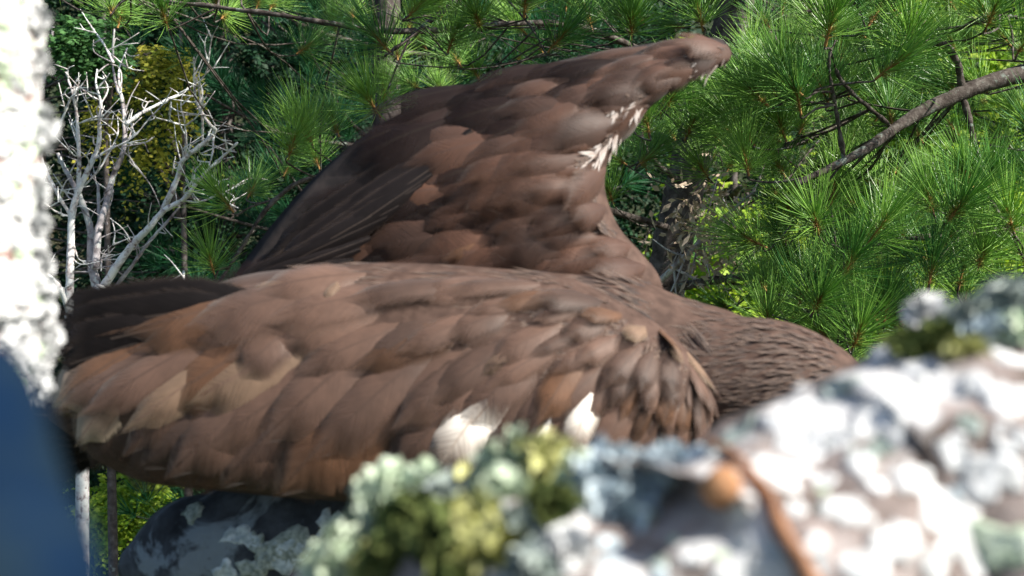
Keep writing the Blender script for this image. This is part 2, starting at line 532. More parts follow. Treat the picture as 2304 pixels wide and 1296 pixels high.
EV = [
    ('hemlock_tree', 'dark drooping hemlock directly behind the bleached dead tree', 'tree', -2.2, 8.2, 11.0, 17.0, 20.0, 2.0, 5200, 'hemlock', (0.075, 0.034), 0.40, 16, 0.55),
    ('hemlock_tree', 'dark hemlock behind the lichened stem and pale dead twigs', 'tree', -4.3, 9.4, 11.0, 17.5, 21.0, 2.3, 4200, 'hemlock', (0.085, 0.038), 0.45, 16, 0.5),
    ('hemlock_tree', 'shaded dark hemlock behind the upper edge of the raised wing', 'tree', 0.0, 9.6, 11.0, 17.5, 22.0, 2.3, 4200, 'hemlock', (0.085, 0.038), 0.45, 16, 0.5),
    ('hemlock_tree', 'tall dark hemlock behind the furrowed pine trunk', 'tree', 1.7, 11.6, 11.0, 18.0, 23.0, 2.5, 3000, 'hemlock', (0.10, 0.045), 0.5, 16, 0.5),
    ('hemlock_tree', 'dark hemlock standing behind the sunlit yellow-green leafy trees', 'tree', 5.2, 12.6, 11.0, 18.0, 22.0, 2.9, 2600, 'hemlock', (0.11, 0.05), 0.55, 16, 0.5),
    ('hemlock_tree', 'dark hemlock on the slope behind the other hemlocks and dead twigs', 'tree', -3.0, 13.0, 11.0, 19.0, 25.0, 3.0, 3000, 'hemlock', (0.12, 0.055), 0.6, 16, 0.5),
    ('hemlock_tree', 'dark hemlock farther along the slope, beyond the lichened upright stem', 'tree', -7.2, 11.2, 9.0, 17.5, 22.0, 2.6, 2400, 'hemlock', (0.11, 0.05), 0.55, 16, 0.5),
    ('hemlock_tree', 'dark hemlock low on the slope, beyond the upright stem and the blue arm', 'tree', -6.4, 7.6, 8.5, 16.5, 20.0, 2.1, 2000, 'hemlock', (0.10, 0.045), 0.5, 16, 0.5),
    ('leafy_tree', 'sunlit yellow-green leafy tree glimpsed between the pine trunk and the breast of the eagle', 'tree', 1.55, 7.6, 11.2, 14.6, 15.8, 1.3, 2600, 'leaf_bright', (0.075, 0.05), 0.30, 9, 0.25),
    ('leafy_tree', 'bright yellow-green leafy tree behind the crossing pine branch', 'tree', 3.3, 8.3, 11.2, 16.6, 18.2, 1.7, 4200, 'leaf_bright', (0.08, 0.055), 0.32, 9, 0.25),
    ('leafy_tree', 'bright yellow-green leafy tree rising behind the lichened limb', 'tree', 5.0, 9.3, 11.2, 17.0, 18.4, 1.7, 3000, 'leaf_bright', (0.085, 0.06), 0.34, 9, 0.25),
]
for e in EV:
    evergreen(*e)

# young yellow tree and pale cedar whose sunlit sprays show above the dead tree
def small_tree(name, label, px, py, d, r_px, n, matname, leaf, droop, extra=()):
    c = P(px, py, d)
    root = thing(name, label, 'tree', (c.x, d + 0.15, ground_z(c.x, d)))
    MB().tube([(c.x, d + 0.15, ground_z(c.x, d) - 0.2), (c.x + 0.1, d + 0.15, 8), (c.x, d + 0.15, c.z + 0.25)], [0.07, 0.05, 0.008], 8, 20).build('trunk', MT['pine_bark'], root)
    cs, ds = [], []
    blobs = [(px, py, r_px)] + list(extra)
    for (bx, by, br) in blobs:
        k = int(n * br * br / sum(b[2] ** 2 for b in blobs))
        o = unit(RNG.normal(0, 1, (k, 3))) * (RNG.uniform(0.1, 1, (k, 1)) ** 0.5) * br * K * d
        o[:, 1] *= 0.8
        o[:, 2] *= 0.8
        cs.append(o + np.array(P(bx, by, d)))
        ds.append(unit(o + RNG.normal(0, 0.4 * br * K * d, (k, 3)) + np.array([0, -0.1, -0.05])))
    v, q, uv = sprays(np.vstack(cs), np.vstack(ds), 12, 0.17, leaf[0], leaf[1], droop)
    cr = link('crown', np_mesh('crown', v, q, uv, MT[matname]), root)
    cr['kind'] = 'stuff'
    b = MB()
    for (bx, by, br) in blobs:
        p = P(bx, by, d)
        b.tube([(c.x, d + 0.15, p.z - 0.35), (p.x * 0.5 + c.x * 0.5, d + 0.1, p.z - 0.15), p], [0.015, 0.01, 0.004], 5, 8)
    b.build('branch', MT['pine_bark'], root)
    return root


small_tree('young_tree', 'young tree with sunlit yellow leaves above the bleached dead tree', 385, 150, 5.2, 50, 210, 'leaf_yellow', (0.045, 0.018), 0.7,
           [(320, 195, 40), (420, 190, 34), (340, 120, 34), (230, 240, 34), (280, 290, 36), (400, 250, 40), (330, 330, 40)])
small_tree('cedar_tree', 'small pale green cedar between lichened stem and yellow leaves', 205, 90, 4.9, 52, 260, 'cedar', (0.05, 0.018), 0.25, [(260, 110, 30), (170, 75, 28)])
small_tree('leafy_sapling', 'low green sapling showing under the tail of the eagle', 290, 1130, 5.6, 75, 420, 'leaf_bright', (0.05, 0.02), 0.4, [(250, 1160, 50), (340, 1100, 40)])

# ------------------------------------------------------------------ pine needle tufts
def tuft_arrays(n, seed, low=False, width=0.0018, length=0.128):
    r = np.random.default_rng(seed)
    b = r.uniform(0, 0.055, n)
    th = np.radians(68 - 54 * (b / 0.055) + r.normal(0, 10, n))
    ph = r.uniform(0, 2 * math.pi, n)
    ax = np.stack([np.sin(th) * np.cos(ph), np.sin(th) * np.sin(ph), np.cos(th)], 1)
    base = np.stack([np.zeros(n), np.zeros(n), b], 1) + ax * 0.002
    L = (length * r.uniform(0.72, 1.12, n))[:, None]
    bend = np.array([0, 0, 1.0]) * r.normal(0.08, 0.07, (n, 1)) + r.normal(0, 0.04, (n, 3))
    s = unit(np.cross(ax, r.normal(0, 1, (n, 3))))
    u = np.cross(ax, s)
    mid = base + ax * L * 0.5 + bend * L * 0.12
    tip = base + ax * L + bend * L * 0.5
    rnd = r.uniform(0, 1, n)
    V, Q, UV = [], [], []
    if low:
        w = s * width * 0.62
        v = np.stack([base - w * 0.7, base + w * 0.7, mid + w, mid - w, tip + w * 0.25, tip - w * 0.25], 1)
        q = np.array([[0, 1, 2, 3], [3, 2, 4, 5]])
        tt = [0, 0, .5, .5, 1, 1]
    else:
        rings = []
        for c, f in ((base, 0.7), (mid, 1.0), (tip, 0.25)):
            for k in range(3):
                a = 2 * math.pi * k / 3
                rings.append(c + (s * math.cos(a) + u * math.sin(a)) * width * 0.5 * f)
        v = np.stack(rings, 1)
        q = []
        for i in range(2):
            for k in range(3):
                k2 = (k + 1) % 3
                q.append([i * 3 + k, i * 3 + k2, (i + 1) * 3 + k2, (i + 1) * 3 + k])
        q = np.array(q)
        tt = [0] * 3 + [.5] * 3 + [1] * 3
    m = v.shape[1]
    V = v.reshape(-1, 3)
    Q = (q[None] + (np.arange(n) * m)[:, None, None]).reshape(-1, 4)
    UV = np.stack([np.tile(tt, n), np.repeat(rnd, m)], 1)
    return V, Q, UV


def tuft_mesh(seed, n):
    V, Q, UV = tuft_arrays(n, seed)
    k = 6
    rr = [(0, 0.0032), (0.04, 0.003), (0.064, 0.0022), (0.072, 0.0006)]
    sv = [(r * math.cos(2 * math.pi * i / k), r * math.sin(2 * math.pi * i / k), z) for z, r in rr for i in range(k)]
    sv = [(x, y, z - 0.012) for x, y, z in sv]
    sq = [[j * k + i, j * k + (i + 1) % k, (j + 1) * k + (i + 1) % k, (j + 1) * k + i] for j in range(3) for i in range(k)]
    nv = len(V)
    V = np.vstack([V, sv])
    nq = len(Q)
    Q = np.vstack([Q, np.array(sq) + nv])
    UV = np.vstack([UV, np.full((len(sv), 2), 0.5)])
    me = np_mesh('needle_tuft', V, Q, UV, [MT['needle'], MT['shoot']])
    mi = np.zeros(len(me.polygons), np.int32)
    mi[nq:] = 1
    me.polygons.foreach_set('material_index', mi)
    return me


TUFTS = [tuft_mesh(11 + i, 130 + 9 * i) for i in range(6)]
LOWTUFT = [tuft_arrays(46, 40 + i, True, 0.0034, 0.13) for i in range(5)]


def frame_for(axis, roll):
    z = Vector(axis).normalized()
    x = z.orthogonal().normalized()
    y = z.cross(x)
    c, s = math.cos(roll), math.sin(roll)
    x2, y2 = x * c + y * s, y * c - x * s
    return Matrix((x2, y2, z)).transposed()


def stuff_tufts(points, axes, scales, matname, parent, name='needles'):
    Vs, Qs, Us = [], [], []
    off = 0
    for p, a, s in zip(points, axes, scales):
        V, Q, U = LOWTUFT[random.randrange(5)]
        R = np.array(frame_for(a, random.uniform(0, 6.28))) * s
        Vs.append(V @ R.T + np.array(p))
        Qs.append(Q + off)
        u = U.copy()
        u[:, 1] = np.clip(0.4 * u[:, 1] + 0.6 * random.random(), 0, 1)
        Us.append(u)
        off += len(V)
    o = link(name, np_mesh(name, np.vstack(Vs), np.vstack(Qs), np.vstack(Us), MT[matname]), parent)
    o['kind'] = 'stuff'
    return o


# outline of the bird in the photograph: keeps needles that could not be seen anyway sparse
BIRD = [(90, 720), (500, 655), (600, 510), (800, 320), (1000, 215), (1200, 155), (1400, 115), (1600, 85), (1645, 115), (1530, 190),
        (1430, 265), (1365, 350), (1365, 440), (1410, 530), (1500, 625), (1620, 705), (1760, 715), (1890, 840), (1800, 1300), (100, 1300)]
BIRD_IN = [(130, 800), (560, 700), (700, 520), (900, 330), (1100, 260), (1400, 190), (1300, 300), (1300, 480), (1430, 660), (1600, 760), (1800, 850), (1700, 1300), (150, 1300)]


class Pine:
    def __init__(self, label, trunk_pts, trunk_r, group='white pines behind the eagle'):
        base = trunk_pts[0]
        self.root = thing('pine_tree', label, 'tree', (base[0], base[1], ground_z(base[0], base[1])), group)
        self.curve = catmull(np.hstack([np.array([tuple(p) for p in trunk_pts]), np.array(trunk_r)[:, None]]), 60)
        MB().tube(trunk_pts, trunk_r, 14, 120, 0.008, 22).build('trunk', MT['pine_bark'], self.root)
        self.br = []

    def on_trunk(self, z):
        c = self.curve
        i = int(np.argmin(abs(c[:, 2] - z)))
        return Vector(c[i, :3])

    def branch(self, pts, r0, r1):
        pts = [Vector(p) for p in pts]
        n = 24
        c = catmull([tuple(p) for p in pts], n)
        self.br.append({'c': c, 'mb': MB().tube(pts, list(np.linspace(r0, r1, len(pts))), 8, n * 2, 0.004, 45), 't': []})

    def tuft(self, p, real=True, scale=1.0, up=0.75):
        best = None
        for b in self.br:
            dd = np.linalg.norm(b['c'] - np.array(p), axis=1)
            i = int(np.argmin(dd))
            if best is None or dd[i] < best[0]:
                best = (dd[i], b, i)
        _, b, i = best
        i = max(0, i - random.randint(0, 3))
        a = Vector(b['c'][i])
        dv = Vector(p) - a
        L = max(dv.length, 0.02)
        mid = a + dv * 0.5 + Vector((random.uniform(-.1, .1), random.uniform(-.1, .1), random.uniform(-.14, 0.02))) * L
        ax = (dv.normalized() * 0.55 + Vector((random.gauss(0, .28), random.gauss(-0.12, .28), up + random.gauss(0, .2)))).normalized()
        b['mb'].tube([a, mid, Vector(p) - ax * 0.02, Vector(p) + ax * 0.004], [0.0034, 0.0028, 0.0024, 0.002], 5, 10)
        b['t'].append((Vector(p), ax, scale, real))

    def finish(self, limit=300):
        n = 0
        rest = []
        for b in self.br:
            o = b['mb'].build('branch', MT['pine_twig'], self.root)
            for p, ax, s, real in b['t']:
                if real and n < limit:
                    t = link('needle_tuft', TUFTS[random.randrange(len(TUFTS))], o)
                    t.matrix_basis = Matrix.Translation(p) @ frame_for(ax, random.uniform(0, 6.28)).to_4x4() @ Matrix.Scale(s, 4)
                    n += 1
                else:
                    rest.append((p, ax, s))
        if rest:
            stuff_tufts([r[0] for r in rest], [r[1] for r in rest], [r[2] for r in rest], 'needle_shaded', self.root)
        return n


def scatter(xr, yr, spacing, inside):
    """jittered points in photo pixels, outside the inner part of the bird"""
    out = []
    y = yr[0]
    row = 0
    while y < yr[1]:
        x = xr[0] + (row % 2) * spacing * 0.5
        while x < xr[1]:
            px, py = x + random.uniform(-.4, .4) * spacing, y + random.uniform(-.4, .4) * spacing
            if inside(px, py):
                out.append((px, py))
            x += spacing
        y += spacing * 0.87
        row += 1
    return out


def free(px, py):
    return not in_poly(px, py, BIRD_IN) and py < 1000 - max(0, (px - 1500)) * 0.30


# --- pine with the furrowed trunk seen between the wing and the branch
tA = [Vector((P(1480, 700, 3.7).x - 0.1, 3.75, -0.3)), Vector((P(1480, 700, 3.7).x - 0.08, 3.72, 8)), P(1478, 1000, 3.7), P(1490, 700, 3.7), P(1560, 340, 3.7),
      P(1655, 0, 3.7), P(1720, -500, 3.7), P(1760, -1500, 3.75)]
A = Pine('white pine whose dark furrowed trunk stands behind the breast of the eagle', tA, [0.12, 0.09, 0.072, 0.07, 0.066, 0.06, 0.045, 0.01])
A.branch([P(1600, 200, 3.7), P(1300, 60, 3.35), P(900, 70, 3.05), P(600, 30, 3.0), P(230, -15, 3.1)], 0.013, 0.004)
A.branch([P(1530, 520, 3.7), P(1200, 430, 3.2), P(820, 400, 2.9), P(640, 430, 2.8), P(490, 640, 2.8)], 0.012, 0.004)
A.branch([P(1575, 300, 3.7), P(1760, 330, 3.2), P(1950, 250, 2.9)], 0.018, 0.004)
A.branch([P(1495, 650, 3.7), P(1700, 620, 3.2), P(1900, 640, 2.8)], 0.018, 0.004)
A.branch([P(1655, -20, 3.7), P(1400, -60, 3.2), P(1100, -30, 3.0), P(860, 130, 2.8)], 0.018, 0.004)
A.branch([P(1540, 420, 3.7), P(1450, 330, 3.3), P(1450, 180, 3.1)], 0.012, 0.004)
A.branch([P(1655, -10, 3.7), P(1720, 60, 3.3), P(1800, 160, 3.0)], 0.014, 0.004)
for px, py, d, s in [(250, 30, 3.1, 1.05), (375, 55, 3.0, 1.0), (500, 40, 3.3, .9), (870, 110, 2.75, 1.1), (920, 35, 2.7, 1.0), (850, 255, 2.7, 1.1), (700, 320, 2.7, 1.05),
                     (650, 350, 2.65, 1.0), (760, 300, 2.9, 0.9), (520, 470, 2.8, 0.95), (560, 440, 3.0, .9), (480, 610, 2.75, .85), (1010, 110, 2.9, 1.05), (1080, 60, 2.8, 1.0), (1180, 30, 2.7, 1.05),
                     (1240, 110, 2.75, 1.1), (1420, 80, 2.75, 1.15), (1330, 60, 2.9, 1.0), (1580, 60, 2.8, 1.05), (1460, 300, 2.7, 1.1), (1500, 240, 2.8, 1.1), (1440, 370, 2.9, 1.0),
                     (1760, 190, 2.7, 1.15), (1690, 320, 2.75, 1.1), (1620, 250, 2.9, 1.0)]:
    A.tuft(P(px, py, d), True, s)
for px, py in scatter((140, 1760), (-40, 420), 92, lambda x, y: free(x, y) and not in_poly(x, y, BIRD) and (x > 620 or y < 60)):
    dark = 560 < px < 820 and 120 < py < 330  # tufts in this shaded gap get the needles coloured dark for shade
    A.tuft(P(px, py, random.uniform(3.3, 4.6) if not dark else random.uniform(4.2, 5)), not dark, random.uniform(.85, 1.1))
for px, py in scatter((1380, 1900), (180, 800), 82, lambda x, y: free(x, y) and not in_poly(x, y, BIRD) and not (1430 < x < 1720 and 400 < y < 680)):
    A.tuft(P(px, py, random.uniform(2.8, 3.5)), True, random.uniform(.85, 1.1))
for k in range(170):                                        # the crown goes on above the frame
    z = random.uniform(15.4, 19.4)
    c = A.on_trunk(z)
    r = random.uniform(0.15, 1.0) * (20.2 - z) * 0.35
    a = random.uniform(0, 6.28)
    A.tuft((c.x + r * math.cos(a), c.y + 0.3 + r * math.sin(a), z), False, 1.3)
A.branch([A.on_trunk(15.6), Vector((0.62, 3.0, 15.45)), Vector((0.55, 2.4, 15.35)), Vector((0.45, 1.95, 15.3))], 0.02, 0.005)
for k in range(95):                                         # unseen bough above the frame, added to shade the needles on the left
    A.tuft((random.uniform(0.0, 1.0), random.uniform(1.85, 2.9), random.uniform(15.05, 15.7)), False, 1.25)
nA = A.finish()

# --- pine off to the right: its thick branch crosses the upper right
bx = P(2820, 300, 2.95).x
tB = [Vector((bx, 3.0, -0.3)), Vector((bx - .02, 3.0, 8)), Vector((bx, 2.98, 13)), Vector((bx + .02, 2.95, 16)), Vector((bx, 2.95, 19))]
B = Pine('white pine reaching in with a thick crooked grey-brown branch', tB, [0.14, 0.11, 0.085, 0.06, 0.012])
B.branch([P(2820, 240, 2.95), P(2480, 150, 2.8), P(2304, 165, 2.72), P(2150, 215, 2.68), P(2040, 272, 2.65), P(1930, 345, 2.6), P(1790, 415, 2.55)], 0.030, 0.007)
B.branch([P(2165, 208, 2.69), P(2150, 130, 2.66), P(2085, 65, 2.62), P(2045, 5, 2.6)], 0.010, 0.004)
B.branch([P(2165, 212, 2.69), P(2195, 330, 2.64), P(2230, 450, 2.6), P(2304, 560, 2.6)], 0.009, 0.003)
B.branch([P(2304, 165, 2.72), P(2330, 60, 2.66), P(2240, 30, 2.6)], 0.008, 0.003)
B.branch([P(2820, 560, 2.95), P(2400, 520, 2.8), P(2120, 530, 2.6), P(1900, 560, 2.5)], 0.016, 0.004)
B.branch([P(2820, 780, 2.95), P(2330, 720, 2.7), P(2020, 700, 2.55), P(1790, 700, 2.5)], 0.016, 0.004)
B.branch([P(2820, 20, 2.95), P(2300, -30, 2.7), P(2000, -10, 2.55), P(1800, 30, 2.55)], 0.014, 0.004)
B.branch([P(1900, 365, 2.59), P(1880, 240, 2.55), P(1865, 140, 2.5), P(1880, 90, 2.5)], 0.006, 0.003)
B.branch([P(2010, 290, 2.64), P(1900, 190, 2.6), P(1870, 120, 2.55)], 0.005, 0.003)
for px, py, d, s in [(1860, 90, 2.45, 1.2), (1960, 50, 2.5, 1.1), (1980, 170, 2.5, 1.15), (2040, 120, 2.7, 1.0), (1800, 210, 2.5, 1.1), (1990, 420, 2.85, 1.1), (2100, 480, 2.45, 1.0),
                     (1960, 540, 2.4, 1.1), (2130, 500, 2.4, 1.2), (2230, 430, 2.5, 1.0), (2280, 520, 2.4, 1.1), (1840, 520, 2.45, 1.0), (1900, 620, 2.4, 1.05), (2200, 600, 2.45, 1.0),
                     (2220, 60, 2.5, 1.05), (2290, 120, 2.5, 1.0), (1830, 700, 2.4, 1.0), (1920, 780, 2.4, 1.1), (1990, 720, 2.45, 1.0), (1870, 770, 2.5, 1.0), (2090, 640, 2.4, 1.0)]:
    B.tuft(P(px, py, d), True, s)
for px, py in scatter((1700, 2360), (-40, 860), 84, free):
    near_line = -70 < (py - 215) + (px - 2150) * .56 < 200 and px > 1740
    B.tuft(P(px, py, random.uniform(2.85, 3.4) if near_line else random.uniform(2.5, 3.3)), True, random.uniform(.85, 1.15))
for px, py in scatter((1620, 2380), (-40, 860), 185, free):
    B.tuft(P(px, py, random.uniform(3.5, 4.6)), True, random.uniform(.9, 1.15), 0.4)
nB = B.finish()

# --- further pines, filling the shade behind
def far_pine(label, px, d, n, zr, radius, seed):
    x = P(px, 648, d).x
    root = thing('pine_tree', label, 'tree', (x, d, ground_z(x, d)), 'white pines behind the eagle')
    MB().tube([(x, d, -0.3), (x + .05, d, 9), (x, d, 15), (x + .03, d, zr[1] + 0.6)], [0.15, 0.11, 0.08, 0.01], 10, 60, 0.008, 20).build('trunk', MT['pine_bark'], root)
    pts, axs, sc = [], [], []
    limbs = {}
    for k in range(n):
        z = random.uniform(*zr)
        a = random.uniform(0, 6.283)
        tier = round(z / 0.55)
        r = radius * (0.25 + 0.75 * random.random() ** 0.6) * min(1, (zr[1] + 1.2 - z) / 3.2)
        a = (round((a + tier) / (6.283 / 7)) * (6.283 / 7)) + random.gauss(0, .22)
        p = Vector((x + r * math.cos(a), d + r * math.sin(a), tier * 0.55 + 0.22 * r + random.gauss(0, .09)))
        pts.append(p)
        axs.append(Vector((math.cos(a) * .6, math.sin(a) * .6, 0.6)) + Vector((random.gauss(0, .3), random.gauss(0, .3), random.gauss(0, .2))))
        sc.append(random.uniform(.95, 1.35))
        key = (tier, round(a / 0.9))
        if key not in limbs or (limbs[key] - Vector((x, d, p.z))).length < r:
            limbs[key] = p
    stuff_tufts(pts, axs, sc, 'needle_shaded', root)
    mb = MB()
    for (tier, _), p in limbs.items():
        mb.tube([(x, d, tier * 0.55 - 0.1), ((x + p.x) / 2, (d + p.y) / 2, tier * .55), p], [0.016, 0.01, 0.004], 5, 8)
    lo = mb.build('limbs', MT['pine_twig'], root)
    lo['kind'] = 'stuff'


far_pine('shaded dark green pine behind the back of the raised wing', 870, 5.9, 1100, (12.3, 18.5), 1.3, 1)

# dry brown needles hung up by the pine trunk
dry = thing('dead_branch', 'dead branch with bleached dry leaves hung up beside the pine trunk', 'branch', P(1490, 600, 3.6))
mb = MB()
dpts = [P(1478, 640, 3.64), P(1560, 560, 3.45), P(1640, 480, 3.35), P(1700, 430, 3.3)]
mb.tube(dpts, [0.011, 0.009, 0.006, 0.003], 7, 20, 0.003, 50)
for k in range(26):
    u = random.random()
    a = Vector(catmull([tuple(p) for p in dpts], 20)[int(u * 19)])
    e = a + Vector((random.gauss(0, .10), random.gauss(0, .08), random.gauss(-0.04, .10)))
    mb.tube([a, (a + e) / 2 + Vector((0, 0, -.01)), e], [0.004, 0.003, 0.0012], 5, 6)
mb.build('stem', MT['dead_grey'], dry)
n = 520
cc = np.array([tuple(P(random.gauss(1600, 55), random.gauss(530, 70), random.uniform(3.25, 3.55))) for _ in range(n)])
ax = unit(RNG.normal(0, 1, (n, 3)))
v, q, uv = leaf_cards(cc, ax, unit(np.cross(ax, RNG.normal(0, 1, (n, 3)))), RNG.uniform(.025, .055, n), RNG.uniform(.008, .02, n), RNG.uniform(0, 1, n))
dl = link('dry_leaves', np_mesh('dry_leaves', v, q, uv, MT['needle_dry']), dry)
dl['kind'] = 'stuff'

# ------------------------------------------------------------------ bleached dead tree
DT = 3.7
dead = thing('dead_tree', 'bleached bare dead tree with forked twiggy white branches', 'tree', (P(175, 700, DT).x, DT, ground_z(0, DT)))
Z = 600.0 / 1111.0
LIMBS = [   # (points in a 1.85x enlargement of the photo, start width, end width, depth shift, bark)
    ([(420, 1210), (500, 1090), (560, 1010), (620, 950), (680, 880), (760, 835), (800, 790), (860, 715), (930, 650), (990, 595)], 30, 6, -.15, 0),
    ([(680, 872), (715, 800), (740, 740), (762, 668), (830, 610), (895, 550), (870, 515), (835, 460), (815, 405), (810, 340), (808, 235)], 22, 5, -.2, 0),
    ([(762, 668), (775, 600), (770, 520), (765, 470)], 10, 4, -.15, 0),
    ([(770, 522), (720, 510), (705, 480), (712, 420)], 6, 3, -.15, 0),
    ([(845, 590), (842, 500), (835, 420), (830, 350), (860, 300), (872, 220)], 9, 4, -.25, 0),
    ([(890, 555), (885, 640), (868, 700)], 9, 3, -.2, 0),
    ([(760, 835), (830, 842), (900, 815), (960, 790), (1030, 758)], 9, 3, -.1, 0),
    ([(930, 795), (975, 820), (945, 852)], 5, 3, -.1, 0),
    ([(670, 865), (620, 760), (540, 675)], 5, 2, -.1, 1),
    ([(425, 1290), (400, 1180), (380, 1080), (378, 960), (340, 840), (290, 740), (240, 640)], 40, 12, .1, 1),
    ([(398, 1120), (410, 960), (440, 860), (470, 740), (510, 640), (520, 560), (510, 420), (490, 370), (470, 270), (475, 120)], 28, 6, .2, 1),
    ([(510, 425), (495, 300), (530, 200)], 10, 4, .2, 0),
    ([(472, 262), (430, 180), (380, 110), (335, 40)], 9, 3, .2, 0),
    ([(522, 518), (600, 465), (700, 415), (790, 370)], 15, 7, .1, 0),
    ([(290, 1330), (290, 1180), (295, 1040), (300, 900), (325, 800), (380, 680), (410, 600), (415, 500), (420, 430), (400, 350), (405, 290)], 32, 5, 0, 0),
    ([(325, 800), (330, 680), (325, 560), (318, 470), (305, 400), (290, 350), (275, 300)], 16, 5, -.05, 0),
    ([(297, 900), (230, 790), (172, 640), (240, 540), (290, 420), (310, 395)], 14, 5, -.1, 0),
    ([(172, 640), (140, 600)], 7, 4, -.1, 0),
    ([(297, 905), (230, 880), (190, 850)], 9, 4, -.1, 0),
    ([(395, 660), (460, 620), (530, 590), (580, 545), (625, 490)], 10, 4, 0, 0),
    ([(322, 518), (380, 495), (430, 480)], 7, 3, -.05, 0),
    ([(330, 795), (410, 710), (450, 640), (490, 560), (490, 490)], 7, 3, .05, 0),
    ([(440, 1275), (480, 1200), (540, 1120), (620, 1010), (700, 920), (750, 860)], 18, 7, .05, 1),
    ([(285, 1300), (245, 1190), (190, 1140), (150, 1100)], 20, 5, -.1, 0),
    ([(420, 960), (412, 880), (410, 770)], 15, 11, .1, 1),
    ([(305, 1010), (330, 1080), (390, 1085), (490, 1080)], 6, 3, 0, 0),
    ([(420, 1130), (430, 1060), (480, 1010)], 6, 3, 0, 0),
    ([(310, 400), (370, 390), (400, 420)], 6, 3, 0, 0),
    ([(765, 1240), (765, 1130)], 9, 9, .3, 0),
]


def dead_pt(zx, zy, d):
    return P(zx * Z, zy * Z, d)


tr = MB()
gx = P(180, 700, DT).x
tr.tube([Vector((gx, DT, -0.3)), Vector((gx, DT, 6)), P(185, 1150, DT), P(188, 880, DT), dead_pt(330, 1400, DT), dead_pt(420, 1200, DT - .1)],
        [0.08, 0.05, 0.024, 0.021, 0.019, 0.018], 10, 90, 0.004, 30)
tr.tube([P(188, 900, DT), dead_pt(310, 1440, DT), dead_pt(290, 1310, DT)], [0.020, 0.019, 0.018], 9, 14, 0.003, 30)
tr.build('trunk', MT['dead_bark'], dead)
for pts, w0, w1, ds, grey in LIMBS:
    ww = np.linspace(w0, w1, len(pts)) * Z * 0.5 * K * DT * 1.2
    wp = []
    for i, (a, b) in enumerate(pts):
        wp.append(dead_pt(a, b, DT + ds * i / max(1, len(pts) - 1) + random.gauss(0, .01)))
    mb = MB().tube(wp, list(ww), 8, len(pts) * 6, 0.0025, 60)
    c = catmull([tuple(p) for p in wp], 40)
    for k in range(len(pts) if w0 < 12 else int(len(pts) * 1.5)):      # short crooked twigs
        i = random.randrange(6, 40)
        a = Vector(c[i])
        tdir = (Vector(c[min(39, i + 1)]) - Vector(c[i - 1])).normalized()
        e = a + (tdir * .5 + Vector((random.gauss(0, .7), random.gauss(0, .5), random.gauss(.25, .6)))).normalized() * random.uniform(.03, .15)
        m = (a + e) / 2 + Vector((random.gauss(0, .012), 0, random.gauss(0, .012)))
        mb.tube([a, m, e], [0.003, 0.0021, 0.0010], 5, 7)
        if random.random() < .5:
            e2 = m + Vector((random.gauss(0, .04), random.gauss(0, .02), random.gauss(.03, .03)))
            mb.tube([m, (m + e2) / 2, e2], [0.0025, 0.0018, 0.001], 5, 5)
    mb.build('branch', MT['dead_grey' if grey else 'dead_bark'], dead)
# grey tangle of dead twigs further back, beside the stem
tangle = thing('dead_twigs_shrub', 'tangle of thin grey dead twigs behind the lichened stem', 'shrub', (P(90, 600, 5.4).x, 5.4, ground_z(0, 5.4)))
mb = MB()
tx = P(70, 600, 5.4).x
mb.tube([(tx, 5.4, -0.2), (tx, 5.4, 8), P(60, 700, 5.4), P(90, 250, 5.4), P(120, 60, 5.4)], [0.05, 0.04, 0.025, 0.015, 0.006], 8, 40)
mb.build('stem', MT['dead_grey'], tangle)
for k in range(26):
    y0 = random.uniform(90, 640)
    a = P(80 + random.uniform(-15, 15), y0, 5.4)
    L = random.uniform(120, 330)
    e = P(80 + L, y0 - L * random.uniform(-.35, .55), 5.4 + random.uniform(-.3, .3))
    mb = MB()
    m = (a + e) / 2 + Vector((0, 0, random.uniform(-.06, .06)))
    mb.tube([a, m, e], [0.006, 0.0042, 0.0016], 5, 9)
    for j in range(4):
        f = a.lerp(e, random.uniform(.3, .95))
        mb.tube([f, f + Vector((random.uniform(.0, .12), random.gauss(0, .05), random.gauss(0.02, .07)))], [0.003, 0.0012], 4, 3)
    mb.build('twig', MT['pine_bark'], tangle)

# ------------------------------------------------------------------ lichen
def bvh_of(mb):
    return BVHTree.FromPolygons(mb.v, mb.f)


def cam_hit(bvh, px, py):
    d = P(px, py, 1.0) - Vector((0, 0, CAM_Z))
    h = bvh.ray_cast(Vector((0, 0, CAM_Z)), d.normalized())
    return (h[0], h[1] if h[1].dot(d) < 0 else -h[1]) if h[0] is not None else None


